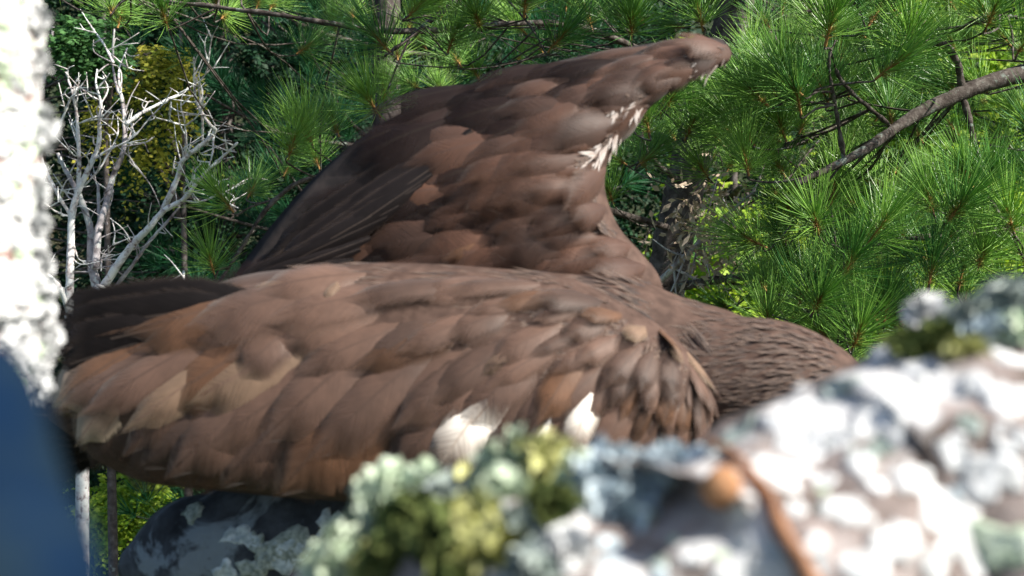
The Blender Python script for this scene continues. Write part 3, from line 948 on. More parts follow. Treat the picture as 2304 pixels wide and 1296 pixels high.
def lichen_patch(bvh, p, nrm, r, h, matname, parent, seed, stretch=1.0):
    """crusty irregular patch hugging the bark"""
    u = nrm.orthogonal().normalized()
    w = nrm.cross(u)
    rot = seed * 1.7
    u, w = u * math.cos(rot) + w * math.sin(rot), w * math.cos(rot) - u * math.sin(rot)
    rings, seg = 5, 18
    vs_, fs = [], []

    def put(rad, a, lift):
        q = p + (u * math.cos(a) * stretch + w * math.sin(a)) * rad
        hit = bvh.ray_cast(q + nrm * 0.03, -nrm, 0.08)
        if hit[0] is not None:
            q = hit[0]
        return q + nrm * lift
    vs_.append(put(0, 0, h * (0.7 + 0.5 * noise.noise(Vector((seed, 0, 0))))))
    for i in range(1, rings + 1):
        for k in range(seg):
            a = 2 * math.pi * k / seg
            out = r * max(.3, 1 + 0.75 * noise.noise(Vector((math.cos(a) * 1.6 + seed * 3.1, math.sin(a) * 1.6, seed))) + 0.5 * noise.noise(Vector((math.cos(a) * 4, math.sin(a) * 4, seed * 2))))
            f = i / rings
            lift = h * (0.55 + 0.75 * noise.noise(Vector((f * 4 * math.cos(a) + seed, f * 4 * math.sin(a), seed * 5))) + 0.45 * f) if i < rings else -0.0015
            vs_.append(put(out * f, a, lift))
    for k in range(seg):
        fs.append((0, 1 + k, 1 + (k + 1) % seg))
    for i in range(rings - 1):
        for k in range(seg):
            a, b = 1 + i * seg + k, 1 + i * seg + (k + 1) % seg
            fs.append((a, a + seg, b + seg, b))
    return MB().add(vs_, fs).build('lichen_patch', MT[matname], parent)


def lichen_clump(p, nrm, r, n, matname, parent, lobe=0.006, h=1.0, name='lichen_clump'):
    """leafy lichen: a cushion of curled, ruffled lobes"""
    mb = MB()
    u = nrm.orthogonal().normalized()
    w = nrm.cross(u)
    for k in range(n):
        a = random.uniform(0, 6.283)
        f = random.random() ** 0.5
        ht = (1 - f * f) ** .5 * h
        c = p + (u * math.cos(a) + w * math.sin(a)) * r * f + nrm * r * ht * random.uniform(.25, 1)
        dirv = (nrm * (ht + .25) + (u * math.cos(a) + w * math.sin(a)) * f + Vector((random.gauss(0, .35), random.gauss(0, .35), random.gauss(0, .35)))).normalized()
        s = dirv.cross(Vector((random.gauss(0, 1), random.gauss(0, 1), random.gauss(0, 1)))).normalized()
        m = dirv.cross(s)
        L = lobe * random.uniform(.9, 2.2)
        vv, ff = [], []
        for i in range(4):
            t = i / 3
            for j in range(6):
                q = (j / 5 - .5) * 2
                ang = q * (0.18 + 0.30 * t + 0.25 * t * t)
                rad = L * (0.15 + 0.85 * t) * (1 + .12 * math.sin(j * 2.6 + k))
                ruff = L * (.22 * t * math.sin(j * 1.9 + k) + .35 * t * t * (1 - q * q) - 0.2 * t)
                vv.append(c - dirv * L * .5 + dirv * rad * math.cos(ang) + s * rad * math.sin(ang) + m * ruff)
        for i in range(3):
            for j in range(5):
                ff.append((i * 6 + j, i * 6 + j + 1, i * 6 + j + 7, i * 6 + j + 6))
        mb.add(vv, ff)
    return mb.build(name, MT[matname], parent)


# ------------------------------------------------------------------ the lichened tree: trunk off to the right, near limb and perch limb
NT_X, NT_Y = 1.02, 1.22
nest = thing('lichened_tree', 'lichen-covered grey limb with cut stub and the tree that carries it', 'tree', (NT_X, NT_Y, ground_z(NT_X, NT_Y)))
MB().tube([(NT_X, NT_Y, -0.3), (NT_X - .02, NT_Y, 7), (NT_X, NT_Y, 12.5), (NT_X, NT_Y + .02, 13.9), (NT_X + .06, NT_Y + .1, 14.7)],
          [0.24, 0.2, 0.15, 0.125, 0.07], 20, 120, 0.014, 14).build('trunk', MT['log_bark'], nest)

LOG = [(2304 + 420, 560, .62, .100), (2304, 690, .385, .078), (1950, 868, .345, .070), (1600, 990, .33, .062), (1300, 1075, .335, .051), (1000, 1150, .36, .042),
       (760, 1265, .385, .034), (520, 1440, .41, .027), (330, 1640, .43, .017)]
lp, lr = [Vector((NT_X, NT_Y, 13.95)), Vector((NT_X - .12, NT_Y - .22, 14.0))], [.12, .112]
for px, top, d, r in LOG:
    c = P(px, top, d)
    lp.append(Vector((c.x, c.y, c.z - r)))
    lr.append(r)
logm = MB()
SHADE_DENT = P(1460, 1190, .278)
LIP = P(1460, 1112, .285)
logm.tube(lp, lr, 72, 190, 0.0075, 30)
for i, v in enumerate(logm.v):                                # dent and lip shaped to make the dark shade beside the stub
    dd = Vector(v) - SHADE_DENT
    k = max(0, 1 - (Vector((dd.x / .030, dd.y / .06, dd.z / .013))).length)
    d2 = Vector(v) - LIP
    k2 = max(0, 1 - (Vector((d2.x / .034, d2.y / .06, d2.z / .009))).length)
    logm.v[i] = tuple(Vector(v) + Vector((0, .030, .006)) * min(1, k * 2.2) + Vector((-.002, -.012, .001)) * min(1, k2 * 2))
limb = logm.build('limb', MT['log_bark'], nest)
LB = bvh_of(logm)

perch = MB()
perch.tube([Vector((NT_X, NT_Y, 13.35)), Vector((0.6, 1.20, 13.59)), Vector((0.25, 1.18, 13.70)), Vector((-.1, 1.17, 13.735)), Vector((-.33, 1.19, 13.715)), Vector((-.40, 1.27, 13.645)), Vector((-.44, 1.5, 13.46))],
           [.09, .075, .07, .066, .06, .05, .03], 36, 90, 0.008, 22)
perch_o = perch.build('perch_limb', MT['perch_bark_shaded'], nest)
PB = bvh_of(perch)

PATCHES = [  # px, py, radius px, height m, kind, stretch
    (1800, 950, 95, .003, 'lichen_white', 1.5), (1980, 930, 80, .004, 'lichen_white', 1.2), (1730, 1060, 60, .005, 'lichen_white', 1.5), (1570, 1030, 42, .004, 'lichen_blue', 1.4),
    (2070, 830, 48, .004, 'lichen_white', 1.3), (2060, 890, 40, .003, 'lichen_green', 1.2), (2290, 820, 55, .004, 'lichen_white', 1), (2260, 900, 60, .003, 'lichen_white', 1.2),
    (1690, 1180, 50, .003, 'lichen_white', 1.8), (1680, 1270, 60, .003, 'lichen_white', 1.5), (1900, 1150, 42, .003, 'lichen_white', 1.6), (2130, 1160, 75, .003, 'lichen_white', 1.2),
    (2230, 1080, 60, .003, 'lichen_white', 1.3), (2150, 1010, 50, .003, 'lichen_white', 1), (2060, 1080, 45, .003, 'lichen_white', 1.2), (2010, 1220, 55, .003, 'lichen_white', 1), (2250, 1230, 70, .003, 'lichen_green', 1),
    (1830, 1230, 40, .003, 'lichen_white', 1), (1930, 1040, 40, .003, 'lichen_white', 1), (1460, 1020, 38, .004, 'lichen_blue', 1.4), (1850, 1085, 30, .003, 'lichen_white', 1), (2280, 990, 50, .003, 'lichen_white', 1),
    (1960, 1290, 50, .003, 'lichen_white', 1.2), (1560, 1250, 34, .003, 'lichen_white', 1), (1480, 1270, 26, .003, 'lichen_grey', 1), (2180, 950, 40, .003, 'lichen_grey', 1), (1790, 1150, 30, .003, 'lichen_white', 1),
    (2110, 1270, 50, .003, 'lichen_white', 1.3), (2200, 860, 36, .003, 'lichen_white', 1.2), (1650, 985, 40, .003, 'lichen_grey', 1.6), (1890, 885, 34, .003, 'lichen_grey', 1.6), (1880, 990, 36, .003, 'lichen_white', 1.3)]
for i, (px, py, rp, h, m, st) in enumerate(PATCHES):
    hit = cam_hit(LB, px, py)
    if hit:
        lichen_patch(LB, hit[0], hit[1], rp * .95 * K * hit[0].y, h * .35, m, limb, i * 1.37 + .5, st)
for i in range(40):
    px, py = random.uniform(1350, 2320), random.uniform(700, 1296)
    hit = cam_hit(LB, px, py)
    if hit:
        lichen_patch(LB, hit[0], hit[1], random.uniform(8, 30) * K * hit[0].y, .0008, random.choice(['lichen_white', 'lichen_white', 'lichen_grey', 'lichen_green', 'lichen_blue']), limb, i * .77 + 60, random.uniform(1, 1.6))

for i in range(60):                                           # crusts on the upper and hidden sides too
    v = Vector(random.choice(logm.v[30 * 72:170 * 72]))
    loc, nrm, _, _ = LB.find_nearest(v)
    axis_pt = min((Vector(p) for p in lp), key=lambda q: (q - v).length)
    if nrm.dot(v - axis_pt) < 0:
        nrm = -nrm
    if nrm.y > -.2:
        lichen_patch(LB, loc, nrm, random.uniform(.006, .016), .001, random.choice(['lichen_white', 'lichen_white', 'lichen_grey', 'lichen_green']), limb, i * .59 + 150, random.uniform(1, 1.6))
CLUMPS = [  # px, py, radius px, lobes, kind, lobe m, height, push towards the camera
    (885, 1115, 58, 60, 'lichen_green', .0075, 1.1), (960, 1095, 40, 34, 'lichen_green', .006, 1.0), (1010, 1130, 36, 30, 'lichen_grey', .006, 1.0), (1050, 1090, 34, 26, 'lichen_yellow', .005, 1.1),
    (1110, 1050, 36, 30, 'lichen_green', .005, 1.3), (1180, 1030, 44, 40, 'lichen_green', .006, 1.3), (1250, 1045, 56, 60, 'lichen_yellow', .007, 1.1), (1300, 1090, 44, 46, 'lichen_green', .006, 1.0),
    (1200, 1110, 46, 40, 'lichen_yellow', .006, 1.0), (1130, 1120, 40, 36, 'lichen_green', .006, 1.0), (1070, 1170, 46, 44, 'lichen_yellow', .006, 1.0), (1010, 1210, 60, 60, 'lichen_moss', .007, 1.0),
    (930, 1180, 56, 56, 'lichen_moss', .006, 1.0), (890, 1260, 60, 60, 'lichen_moss', .007, 1.0), (1100, 1250, 56, 56, 'lichen_yellow', .007, 1.0), (1040, 1290, 50, 50, 'lichen_moss', .006, 1.0),
    (800, 1230, 48, 44, 'lichen_green', .007, 1.0), (780, 1285, 60, 60, 'lichen_green', .008, 1.0), (860, 1290, 50, 44, 'lichen_yellow', .006, 1.0), (1180, 1200, 46, 40, 'lichen_grey', .006, 1.0), (1240, 1150, 40, 36, 'lichen_moss', .006, 1.0),
    (1390, 1060, 50, 60, 'lichen_blue', .006, .8), (1460, 1090, 48, 60, 'lichen_blue', .006, .8), (1350, 1130, 44, 50, 'lichen_blue', .006, .8), (1420, 1150, 44, 50, 'lichen_blue', .006, .8), (1500, 1040, 36, 40, 'lichen_blue', .005, .8),
    (1330, 1050, 36, 40, 'lichen_blue', .005, .8), (1280, 1240, 36, 30, 'lichen_white', .005, .8), (1210, 1290, 40, 34, 'lichen_grey', .006, .8),
    (2090, 715, 34, 40, 'lichen_white', .006, 1.2), (2150, 735, 36, 40, 'lichen_grey', .005, 1.0), (2210, 730, 50, 60, 'lichen_grey', .006, .9), (2270, 690, 54, 70, 'lichen_grey', .006, .8), (2230, 770, 44, 50, 'lichen_blue', .006, .8),
    (2290, 760, 44, 50, 'lichen_green', .006, .8), (2110, 780, 40, 40, 'lichen_moss', .006, .8), (2050, 790, 34, 34, 'lichen_moss', .006, .8), (2170, 800, 30, 30, 'lichen_yellow', .005, .8), (2300, 690, 50, 60, 'lichen_grey', .006, .8)]
for px, py, rp, n, m, lo, h in CLUMPS:
    hit = None
    for dy in range(0, 160, 8):
        hit = cam_hit(LB, px, py + dy)
        if hit:
            break
    if hit:
        nn = (hit[1] + Vector((0, 0, .5 if dy else 0.15))).normalized()
        lichen_clump(hit[0], nn, rp * K * hit[0].y, int(n * 1.0), m, limb, lo * .8, h * (1 + dy / max(rp, 1) * .8))
for i in range(13):
    px, py = random.uniform(380, 780), random.uniform(1140, 1296)
    hit = cam_hit(PB, px, py)
    if hit:
        lichen_patch(PB, hit[0], hit[1], random.uniform(14, 46) * K * hit[0].y, .003, random.choice(['lichen_grey', 'lichen_grey', 'lichen_blue']), perch_o, i * .91 + 7, random.uniform(1, 1.7))

# cut stub on the limb
hit = cam_hit(LB, 1625, 1095)
sd = (hit[1] * .3 + Vector((-.15, -.9, .0))).normalized()
stub = MB().tube([hit[0] - sd * .012, hit[0] + sd * .004, hit[0] + sd * .012, hit[0] + sd * .0135], [.0058, .0046, .0044, .003], 16, 12, .0006, 200)
stub.build('stub', MT['stub'], limb)
# twig lying on the limb
tw = []
for px, py in [(1545, 1000), (1600, 1005), (1650, 1045), (1710, 1120), (1765, 1205), (1800, 1260), (1840, 1330)]:
    hit = cam_hit(LB, px, py)
    if hit:
        tw.append(hit[0] + hit[1] * .0025)
two = MB().tube(tw, list(np.linspace(.0012, .0028, len(tw))), 9, 50, .0004, 150).build('twig', MT['twig'])
tag(two, 'thin reddish-brown bare twig lying across the lichened limb', 'twig')

# ------------------------------------------------------------------ pale lichened stem on the left
stem = thing('lichened_tree', 'pale upright stem crusted with knobbly white lichen', 'tree', (P(-150, 648, .5).x, .5, ground_z(0, .5)))
sm = MB()
R = .048
sp = [Vector((-.36, .5, -.3)), Vector((-.36, .5, 8)), Vector((-.345, .5, 13.2))]
sr = [.11, .085, .056]
for py, edge in ((1296, -5), (1000, 44), (850, 66), (648, 72), (300, 72), (0, 66), (-400, 60)):
    c = P(edge, py, .5)
    sp.append(Vector((c.x - R, .5, c.z)))
    sr.append(R)
sp.append(Vector((-.30, .52, 17)))
sr.append(.015)
sm.tube(sp, sr, 56, 420, 0.0)
for i, v in enumerate(sm.v):                                  # rough bark
    if 13.3 < v[2] < 15:
        vv = Vector(v)
        cx = -.28
        nrm = Vector((vv.x + .28, vv.y - .5, 0)).normalized()
        sm.v[i] = tuple(vv + nrm * .005 * fbm(vv * 38, 4))
stem_o = sm.build('trunk', MT['trunk_bark'], stem)
SB = bvh_of(sm)
for i in range(120):
    px, py = random.uniform(-5, 92), random.uniform(-10, 920)
    hit = cam_hit(SB, px, py)
    if hit:
        lichen_patch(SB, hit[0], hit[1], random.uniform(10, 30) * K * .5, random.uniform(.002, .004), random.choice(['lichen_white'] * 5 + ['lichen_green']), stem_o, i * .63 + 3, random.uniform(1, 1.5))
for px, py, rp in [(82, 270, 26), (86, 310, 20), (84, 590, 22), (80, 650, 24), (86, 700, 22), (96, 760, 28), (104, 790, 24), (92, 850, 26), (80, 880, 22), (76, 140, 18), (74, 40, 20), (76, 430, 16), (78, 500, 14)]:
    hit = None
    for dx in range(0, 60, 4):
        hit = cam_hit(SB, px - dx, py)
        if hit:
            break
    if hit:
        nn = (hit[1] + Vector((.8, 0, .1))).normalized()
        lichen_clump(hit[0], nn, rp * K * .5, 26, 'lichen_white', stem_o, .0045, 1.0)

# ------------------------------------------------------------------ blue hood/arm clamped to the stem, very near the camera
cv = MB()
d0 = .15
cp = [(-175, 795), (-160, 825), (-140, 880), (-100, 1070), (-42, 1290), (10, 1500)]
cr = [.0021, .0082, .0123, .0134, .0136, .0136]
cpts = [P(a, b, d0) for a, b in cp] + [Vector((-.10, .24, 13.80)), Vector((-.17, .34, 13.76)), Vector((-.30, .47, 13.75))]
cv.tube(cpts, cr + [.0136, .0136, .0136], 40, 140)
arm = thing('camera_arm', 'smooth rounded blue arm clamped in front of the lichened stem', 'bracket', (-.30, .46, 13.75))
cv.build('tube', MT['cover'], arm)
MB().tube([(-.335, .5, 13.70), (-.335, .5, 13.80)], [.068, .068], 40, 2).build('clamp', MT['cover'], arm)
# ------------------------------------------------------------------ EAGLE
eagle = thing('eagle', 'dark brown young eagle with one wing raised and head bent behind the limb', 'bird', P(980, 1150, 1.12))


def loft(ribs, across, nrib, prof_front, prof_back, close=True):
    """ribs: list of (a_px, b_px, depth_a, depth_b, thick) -> closed lens-shaped surface, from edge a to edge b"""
    arr = []
    for (ax_, ay_), (bx_, by_), da, db, th in ribs:
        a, b = P(ax_, ay_, da), P(bx_, by_, db)
        arr.append([*a, *b, th])
    c = catmull(arr, nrib)
    mb = MB()
    vv, ff = [], []
    m = across
    for r in c:
        a, b, th = Vector(r[:3]), Vector(r[3:6]), max(r[6], .001)
        for k in range(m):
            s = k / (m - 1)
            vv.append(a.lerp(b, s) + Vector((0, -th * prof_front(s), 0)))
        for k in range(m - 2, 0, -1):
            s = k / (m - 1)
            vv.append(a.lerp(b, s) + Vector((0, th * prof_back(s), 0)))
    w = 2 * m - 2
    for i in range(nrib - 1):
        for k in range(w):
            k2 = (k + 1) % w
            ff.append((i * w + k, i * w + k2, (i + 1) * w + k2, (i + 1) * w + k))
    ff.append(tuple(range(w)))
    ff.append(tuple((nrib - 1) * w + k for k in range(w - 1, -1, -1)))
    mb.add(vv, ff)
    return mb


def ell(s):
    return math.sqrt(max(0, 1 - (2 * s - 1) ** 2))


# body, neck and head: one continuous skin
BODY = [(150, 880, 1.19, 18, .012), (260, 885, 1.185, 70, .028), (450, 885, 1.18, 155, .06), (700, 875, 1.18, 222, .09), (950, 865, 1.18, 248, .105), (1220, 850, 1.18, 240, .105), (1400, 850, 1.17, 228, .10),
        (1530, 868, 1.15, 198, .092), (1640, 890, 1.12, 178, .082), (1740, 905, 1.10, 180, .076), (1800, 945, 1.085, 178, .072), (1820, 1010, 1.075, 150, .064), (1815, 1080, 1.06, 112, .05),
        (1825, 1130, 1.05, 96, .044), (1850, 1180, 1.04, 84, .038), (1880, 1225, 1.03, 50, .022), (1895, 1245, 1.025, 12, .006)]
bc = catmull([[*P(a, b, d), r * K * d, ry] for a, b, d, r, ry in BODY], 84)
bm = MB()
vv, ff = [], []
sides = 36
tang = np.gradient(bc[:, :3], axis=0)
for i in range(84):
    t = Vector(tang[i]).normalized()
    yv = Vector((0, 1, 0))
    up = t.cross(yv).normalized() * -1
    yv = up.cross(t).normalized()
    c = Vector(bc[i, :3])
    for k in range(sides):
        a = 2 * math.pi * k / sides
        p = c + up * math.cos(a) * max(bc[i, 3], .002) + yv * math.sin(a) * max(bc[i, 4], .002)
        p += (p - c) * .05 * noise.noise(p * 14)
        vv.append(p)
for i in range(83):
    for k in range(sides):
        k2 = (k + 1) % sides
        ff.append((i * sides + k, i * sides + k2, (i + 1) * sides + k2, (i + 1) * sides + k))
ff.append(tuple(range(sides)))
ff.append(tuple(83 * sides + k for k in range(sides - 1, -1, -1)))
bm.add(vv, ff)
body = bm.build('body', MT['body'], eagle)
BB = bvh_of(bm)
# beak, eyes (the head is bent down behind the limb)
h0, h1 = P(1868, 1212, 1.035), P(1905, 1300, 1.02)
MB().tube([h0, h0.lerp(h1, .4) + Vector((.010, 0, 0)), h0.lerp(h1, .8) + Vector((.008, 0, 0)), h1 + Vector((-.014, 0, -.006))], [.021, .017, .010, .001], 14, 18).build('beak', MT['beak'], body)
for s in (-1, 1):
    e = P(1868, 1150, 1.045) + Vector((.012, s * .040, 0))
    em = MB()
    ev = [tuple(e + Vector((math.cos(b) * math.cos(a), math.sin(b), math.cos(b) * math.sin(a))) * .008) for b in np.linspace(-1.5, 1.5, 7) for a in np.linspace(0, 6.283, 12, False)]
    em.add(ev, [(i * 12 + k, i * 12 + (k + 1) % 12, (i + 1) * 12 + (k + 1) % 12, (i + 1) * 12 + k) for i in range(6) for k in range(12)])
    em.build('eye', MT['eye'], body)

# folded wing on the near side
NEAR = [((112, 905), (112, 945), 1.13, 1.13, .004), ((150, 820), (165, 985), 1.115, 1.115, .016), ((230, 745), (225, 1040), 1.105, 1.105, .026), ((350, 690), (330, 1085), 1.10, 1.095, .040), ((500, 655), (500, 1105), 1.10, 1.085, .052),
        ((640, 618), (650, 1120), 1.105, 1.08, .060), ((760, 594), (800, 1130), 1.11, 1.075, .066), ((930, 592), (960, 1140), 1.11, 1.07, .072), ((1110, 603), (1130, 1135), 1.105, 1.065, .076), ((1270, 622), (1290, 1120), 1.10, 1.06, .076),
        ((1400, 682), (1430, 1090), 1.085, 1.06, .068), ((1510, 752), (1530, 1050), 1.075, 1.06, .054), ((1580, 830), (1585, 990), 1.07, 1.06, .034), ((1604, 890), (1604, 925), 1.07, 1.07, .010)]
nm = loft(NEAR, 26, 90, ell, lambda s: .35 * ell(s))
near = nm.build('wing', MT['body'], eagle)
near['label'] = 'folded wing with broad brown and pale feathers'
NB = bvh_of(nm)

# raised wing on the far side: thick leading edge (a), thin trailing edge (b)
FAR = [((1500, 690), (520, 720), 1.20, 1.27, .040), ((1482, 620), (520, 640), 1.20, 1.27, .040), ((1440, 566), (570, 560), 1.205, 1.28, .040), ((1392, 510), (650, 460), 1.21, 1.28, .038), ((1364, 440), (735, 372), 1.215, 1.285, .036), ((1362, 392), (840, 290), 1.22, 1.29, .034),
       ((1376, 345), (960, 228), 1.23, 1.295, .032), ((1420, 285), (1090, 180), 1.24, 1.30, .030), ((1482, 226), (1230, 143), 1.25, 1.30, .028), ((1545, 184), (1370, 113), 1.26, 1.30, .026), ((1605, 158), (1500, 92), 1.27, 1.295, .022),
       ((1636, 142), (1585, 84), 1.275, 1.285, .016), ((1647, 122), (1628, 88), 1.28, 1.28, .006)]


def airfoil(s):
    return 2.2 * math.sqrt(max(s, 0)) * (1 - s) ** 0.9 if s < 1 else 0.0


fm = loft(FAR, 26, 80, airfoil, lambda s: .45 * airfoil(s))
for i, f in enumerate(fm.f):                                   # the flight-feather part of the skin is dark
    k = i % 50
    if i < len(fm.f) - 2 and (14 < k < 36):
        fm.mi[i] = 1
far = fm.build('wing', [MT['body'], MT['talon_soft']], eagle)
far['label'] = 'raised wing seen from below, dark along its trailing edge'
FB = bvh_of(fm)


def feather_mesh(L, W, tip=0.55, camber=0.12, curl=0.06, name='feather', mats=None, nseg=6):
    """pointed-oval vane lying along +x, face up +z, convex across"""
    vv, uv, ff = [], [], []
    nw = 5
    for i in range(nseg + 1):
        t = i / nseg
        w = W * (min(1, (t + .06) / .35) ** .7) * (max(0, 1 - max(0, (t - tip) / (1 - tip)) ** 2.2) ** .5 if t < 1 else 0.04)
        for j in range(nw):
            s = j / (nw - 1) - .5
            lag = -.10 * L * (abs(s) * 2) ** 2 * t
            vv.append((t * L + lag, s * w, L * curl * (math.sin(t * math.pi) * .6) - camber * W * (2 * s) ** 2 * .5 + .02 * L * math.sin(3 * s + t * 5) * t))
            uv.append((t, s + .5))
    for i in range(nseg):
        for j in range(nw - 1):
            ff.append((i * nw + j, i * nw + j + 1, (i + 1) * nw + j + 1, (i + 1) * nw + j))
    return MB().add(vv, ff, uv).mesh(name, mats)


def feather_set(base):
    return {k: [feather_mesh(1, .62, .5, .3, .05, base, MT[k]), feather_mesh(1, .55, .6, .3, .08, base, MT[k]), feather_mesh(1, .48, .45, .3, .03, base, MT[k]), feather_mesh(1, .70, .66, .3, .06, base, MT[k])]
            for k in ('covert', 'covert_tan', 'covert_warm', 'covert_buff', 'covert_white', 'under', 'under_shaded')}


FS = feather_set('covert_feather')
FLIGHT = [feather_mesh(1, .15, .82, .3, .03, 'flight_feather', MT['flight'], 9), feather_mesh(1, .125, .78, .3, .05, 'flight_feather', MT['flight'], 9)]


def lay(me, name, hit, dpx, L, W, parent, tilt=0.10, lift=0.0, roll=0.0):
    """lay a feather: base at hit, pointing along dpx (photo directions: right, down), tip raised"""
    p, nrm = hit
    t = Vector((dpx[0], 0, -dpx[1]))
    t = (t - nrm * t.dot(nrm)).normalized()
    t2 = (t * math.cos(tilt) + nrm * math.sin(tilt)).normalized()
    side = nrm.cross(t2).normalized()
    up = t2.cross(side)
    if roll:
        c, s = math.cos(roll), math.sin(roll)
        side, up = side * c + up * s, up * c - side * s
    m = Matrix((t2 * L, side * W, up * min(L, W))).transposed().to_4x4()
    m.translation = p + nrm * lift
    o = link(name, me, parent)
    o.matrix_basis = m
    return o


def lerp(a, b, t):
    t = max(0, min(1, t))
    return a + (b - a) * t


# --- folded wing: rows of coverts, small at the shoulder, broad towards the tip
count = 0
rowx = []
x = 150.0
while x < 1590:
    sp_ = lerp(64, 26, (x - 900) / 700)
    rowx.append((x, sp_))
    x += sp_ * 1.08
for x, sp_ in rowx:
    y = 560 + random.uniform(0, sp_)
    while y < 1150:
        px, py = x + random.uniform(-.32, .32) * sp_, y + random.uniform(-.25, .25) * sp_
        y += sp_ * 1.22
        if px > 980 and py > 1080 or px > 1350 and py > 1010:
            continue
        hit = cam_hit(NB, px, py)
        if not hit or hit[0].y > 1.2:
            continue
        topness = max(0, min(1, (800 - py) / 200))
        ang = lerp(38, 52, (px - 300) / 900) * (1 - .82 * topness) + random.gauss(0, 7)
        if px > 1350:
            ang = lerp(ang, 75, (px - 1350) / 220)
        a = math.radians(ang)
        L = sp_ * lerp(5.2, 3.4, (px - 900) / 600) * K * 1.05 * random.uniform(.7, 1.3)
        W = L * random.uniform(.62, .95)
        if py > 990:
            L *= .62
            W = L
        for _ in range(12):                                    # keep the tips inside the outline of the folded wing
            tx_, ty_ = px - math.cos(a) * L / (K * 1.05), py + math.sin(a) * L / (K * 1.05)
            if ty_ < np.interp(tx_, [110, 165, 225, 330, 500, 800, 1200], [945, 995, 1052, 1095, 1118, 1138, 1145]) and tx_ > 112:
                break
            L *= .88
        W = min(W, L * .95)
        if L < 40 * K:
            continue
        warm = (py - 850) / 250 + (600 - px) / 900
        kind = 'covert_warm' if random.random() < .15 + .6 * max(0, min(1, warm)) else 'covert'
        if random.random() < .04:
            kind = 'covert_tan'
        lay(random.choice(FS[kind]), 'covert_feather', hit, (-math.cos(a), math.sin(a)), L, W, near, random.uniform(.0, .035), .0012, random.gauss(0, .04))
        count += 1
# pale and white feathers that stand out
for px, py, L, ang, k, tl, wf in [(1135, 872, 200, 50, 'covert_white', .06, .55), (1110, 880, 230, 56, 'covert_white', .075, .60), (1085, 885, 190, 52, 'covert_white', .08, .45), (1150, 900, 150, 60, 'covert_white', .05, .4),
                                  (1250, 930, 110, 66, 'covert_white', .08, .6), (1235, 935, 90, 58, 'covert_white', .08, .5), (1330, 885, 150, 70, 'covert_white', .06, .5), (1318, 900, 130, 64, 'covert_white', .07, .45), (1015, 850, 110, 44, 'covert_tan', .08, .6),
                                  (650, 745, 150, 52, 'covert', .08, .8), (1160, 790, 100, 40, 'covert_tan', .06, .5), (760, 640, 70, 80, 'covert_tan', .06, .5), (640, 640, 80, 30, 'covert_tan', .06, .5),
                                  (290, 770, 235, 42, 'covert_buff', .05, .72), (240, 800, 190, 50, 'covert_tan', .06, .8), (318, 828, 235, 52, 'covert_buff', .07, .50), (300, 905, 190, 58, 'covert_warm', .07, .9), (380, 960, 180, 62, 'covert_warm', .07, .9), (230, 900, 120, 50, 'covert_tan', .05, .8),
                                  (480, 990, 150, 60, 'covert_warm', .08, .9), (500, 850, 130, 60, 'covert', .08, .8)]:
    hit = cam_hit(NB, px, py)
    if hit:
        a = math.radians(ang)
        lay(FS[k][1], 'covert_feather', hit, (-math.cos(a), math.sin(a)), L * K * 1.05, L * K * 1.05 * wf / .55, near, tl, .005, random.gauss(0, .06))
        count += 1
# dark primaries laid along the upper edge, reaching back past the tail
for i in range(6):
    px, py = lerp(560, 420, i / 5), lerp(668, 738, i / 5)
    hit = cam_hit(NB, px, py)
    if hit:
        a = math.radians(lerp(7, 17, i / 5))
        lay(FLIGHT[i % 2], 'flight_feather', (hit[0] + Vector((0, -.004 + .0015 * i, 0)), Vector((0, -1, 0))), (-math.cos(a), math.sin(a)), lerp(475, 310, i / 5) * K * 1.09, .42, near, -.03)
        count += 1
# dark flight feathers folded under the coverts, towards the tail
for i in range(11):
    px, py = lerp(600, 330, i / 10), lerp(655, 900, i / 10)
    L = lerp(520, 230, i / 10)
    hit = cam_hit(NB, px, py)
    if hit:
        a = math.radians(lerp(9, 26, i / 10))
        lay(FLIGHT[i % 2], 'flight_feather', (hit[0] + Vector((0, .012 + .002 * i, 0)), Vector((0, -1, 0))), (-math.cos(a), math.sin(a)), L * K * 1.09, L * K * .95, near, -.01 - .002 * i)
        count += 1

# --- raised wing
fc = 0
for i in range(18):                                            # long dark primaries and secondaries along the trailing edge
    u = i / 17
    px, py = lerp(1180, 790, u) + random.gauss(0, 8), lerp(176, 585, u)
    L = lerp(690, 270, u)
    hit = cam_hit(FB, px, py)
    if not hit:
        continue
    a = math.radians(lerp(32, 36, u * 2) if u < .5 else lerp(36, 16, (u - .5) * 2))
    lay(FLIGHT[i % 2], 'flight_feather', (hit[0] + Vector((0, -.002 - .0010 * i, 0)), Vector((0, -1, 0))), (-math.cos(a), math.sin(a)), L * K * 1.28, L * K * 1.25, far, -.02)
    fc += 1
y = 95.0
row = 0
while y < 660:
    x = 560 + (row % 2) * 28
    while x < 1640:
        sp_ = lerp(64, 34, (x - 1000) / 500)
        px, py = x + random.uniform(-.3, .3) * sp_, y + random.uniform(-.3, .3) * sp_
        x += sp_ * 1.05
        hit = cam_hit(FB, px, py)
        if not hit:
            continue
        # distance from the leading edge decides size and darkness
        ang = lerp(24, 14, (py - 150) / 400) + random.gauss(0, 8)
        if px > 1380 and py > 170:
            ang = 20 + random.gauss(0, 8)
        a = math.radians(ang)
        L = sp_ * 4.0 * K * 1.25 * random.uniform(.7, 1.3)
        if px < lerp(1090, 720, (py - 190) / 410) + random.gauss(0, 25):      # flight feathers lie bare here
            continue
        ud = 'under_shaded' if random.random() < 1 - (px - lerp(1060, 690, (py - 190) / 410)) / 400 else 'under'  # shadow towards the trailing edge is mixed in as darker-coloured coverts
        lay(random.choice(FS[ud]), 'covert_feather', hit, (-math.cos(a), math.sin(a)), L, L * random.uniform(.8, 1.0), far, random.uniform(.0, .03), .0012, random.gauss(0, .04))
        fc += 1
    y += 36
    row += 1


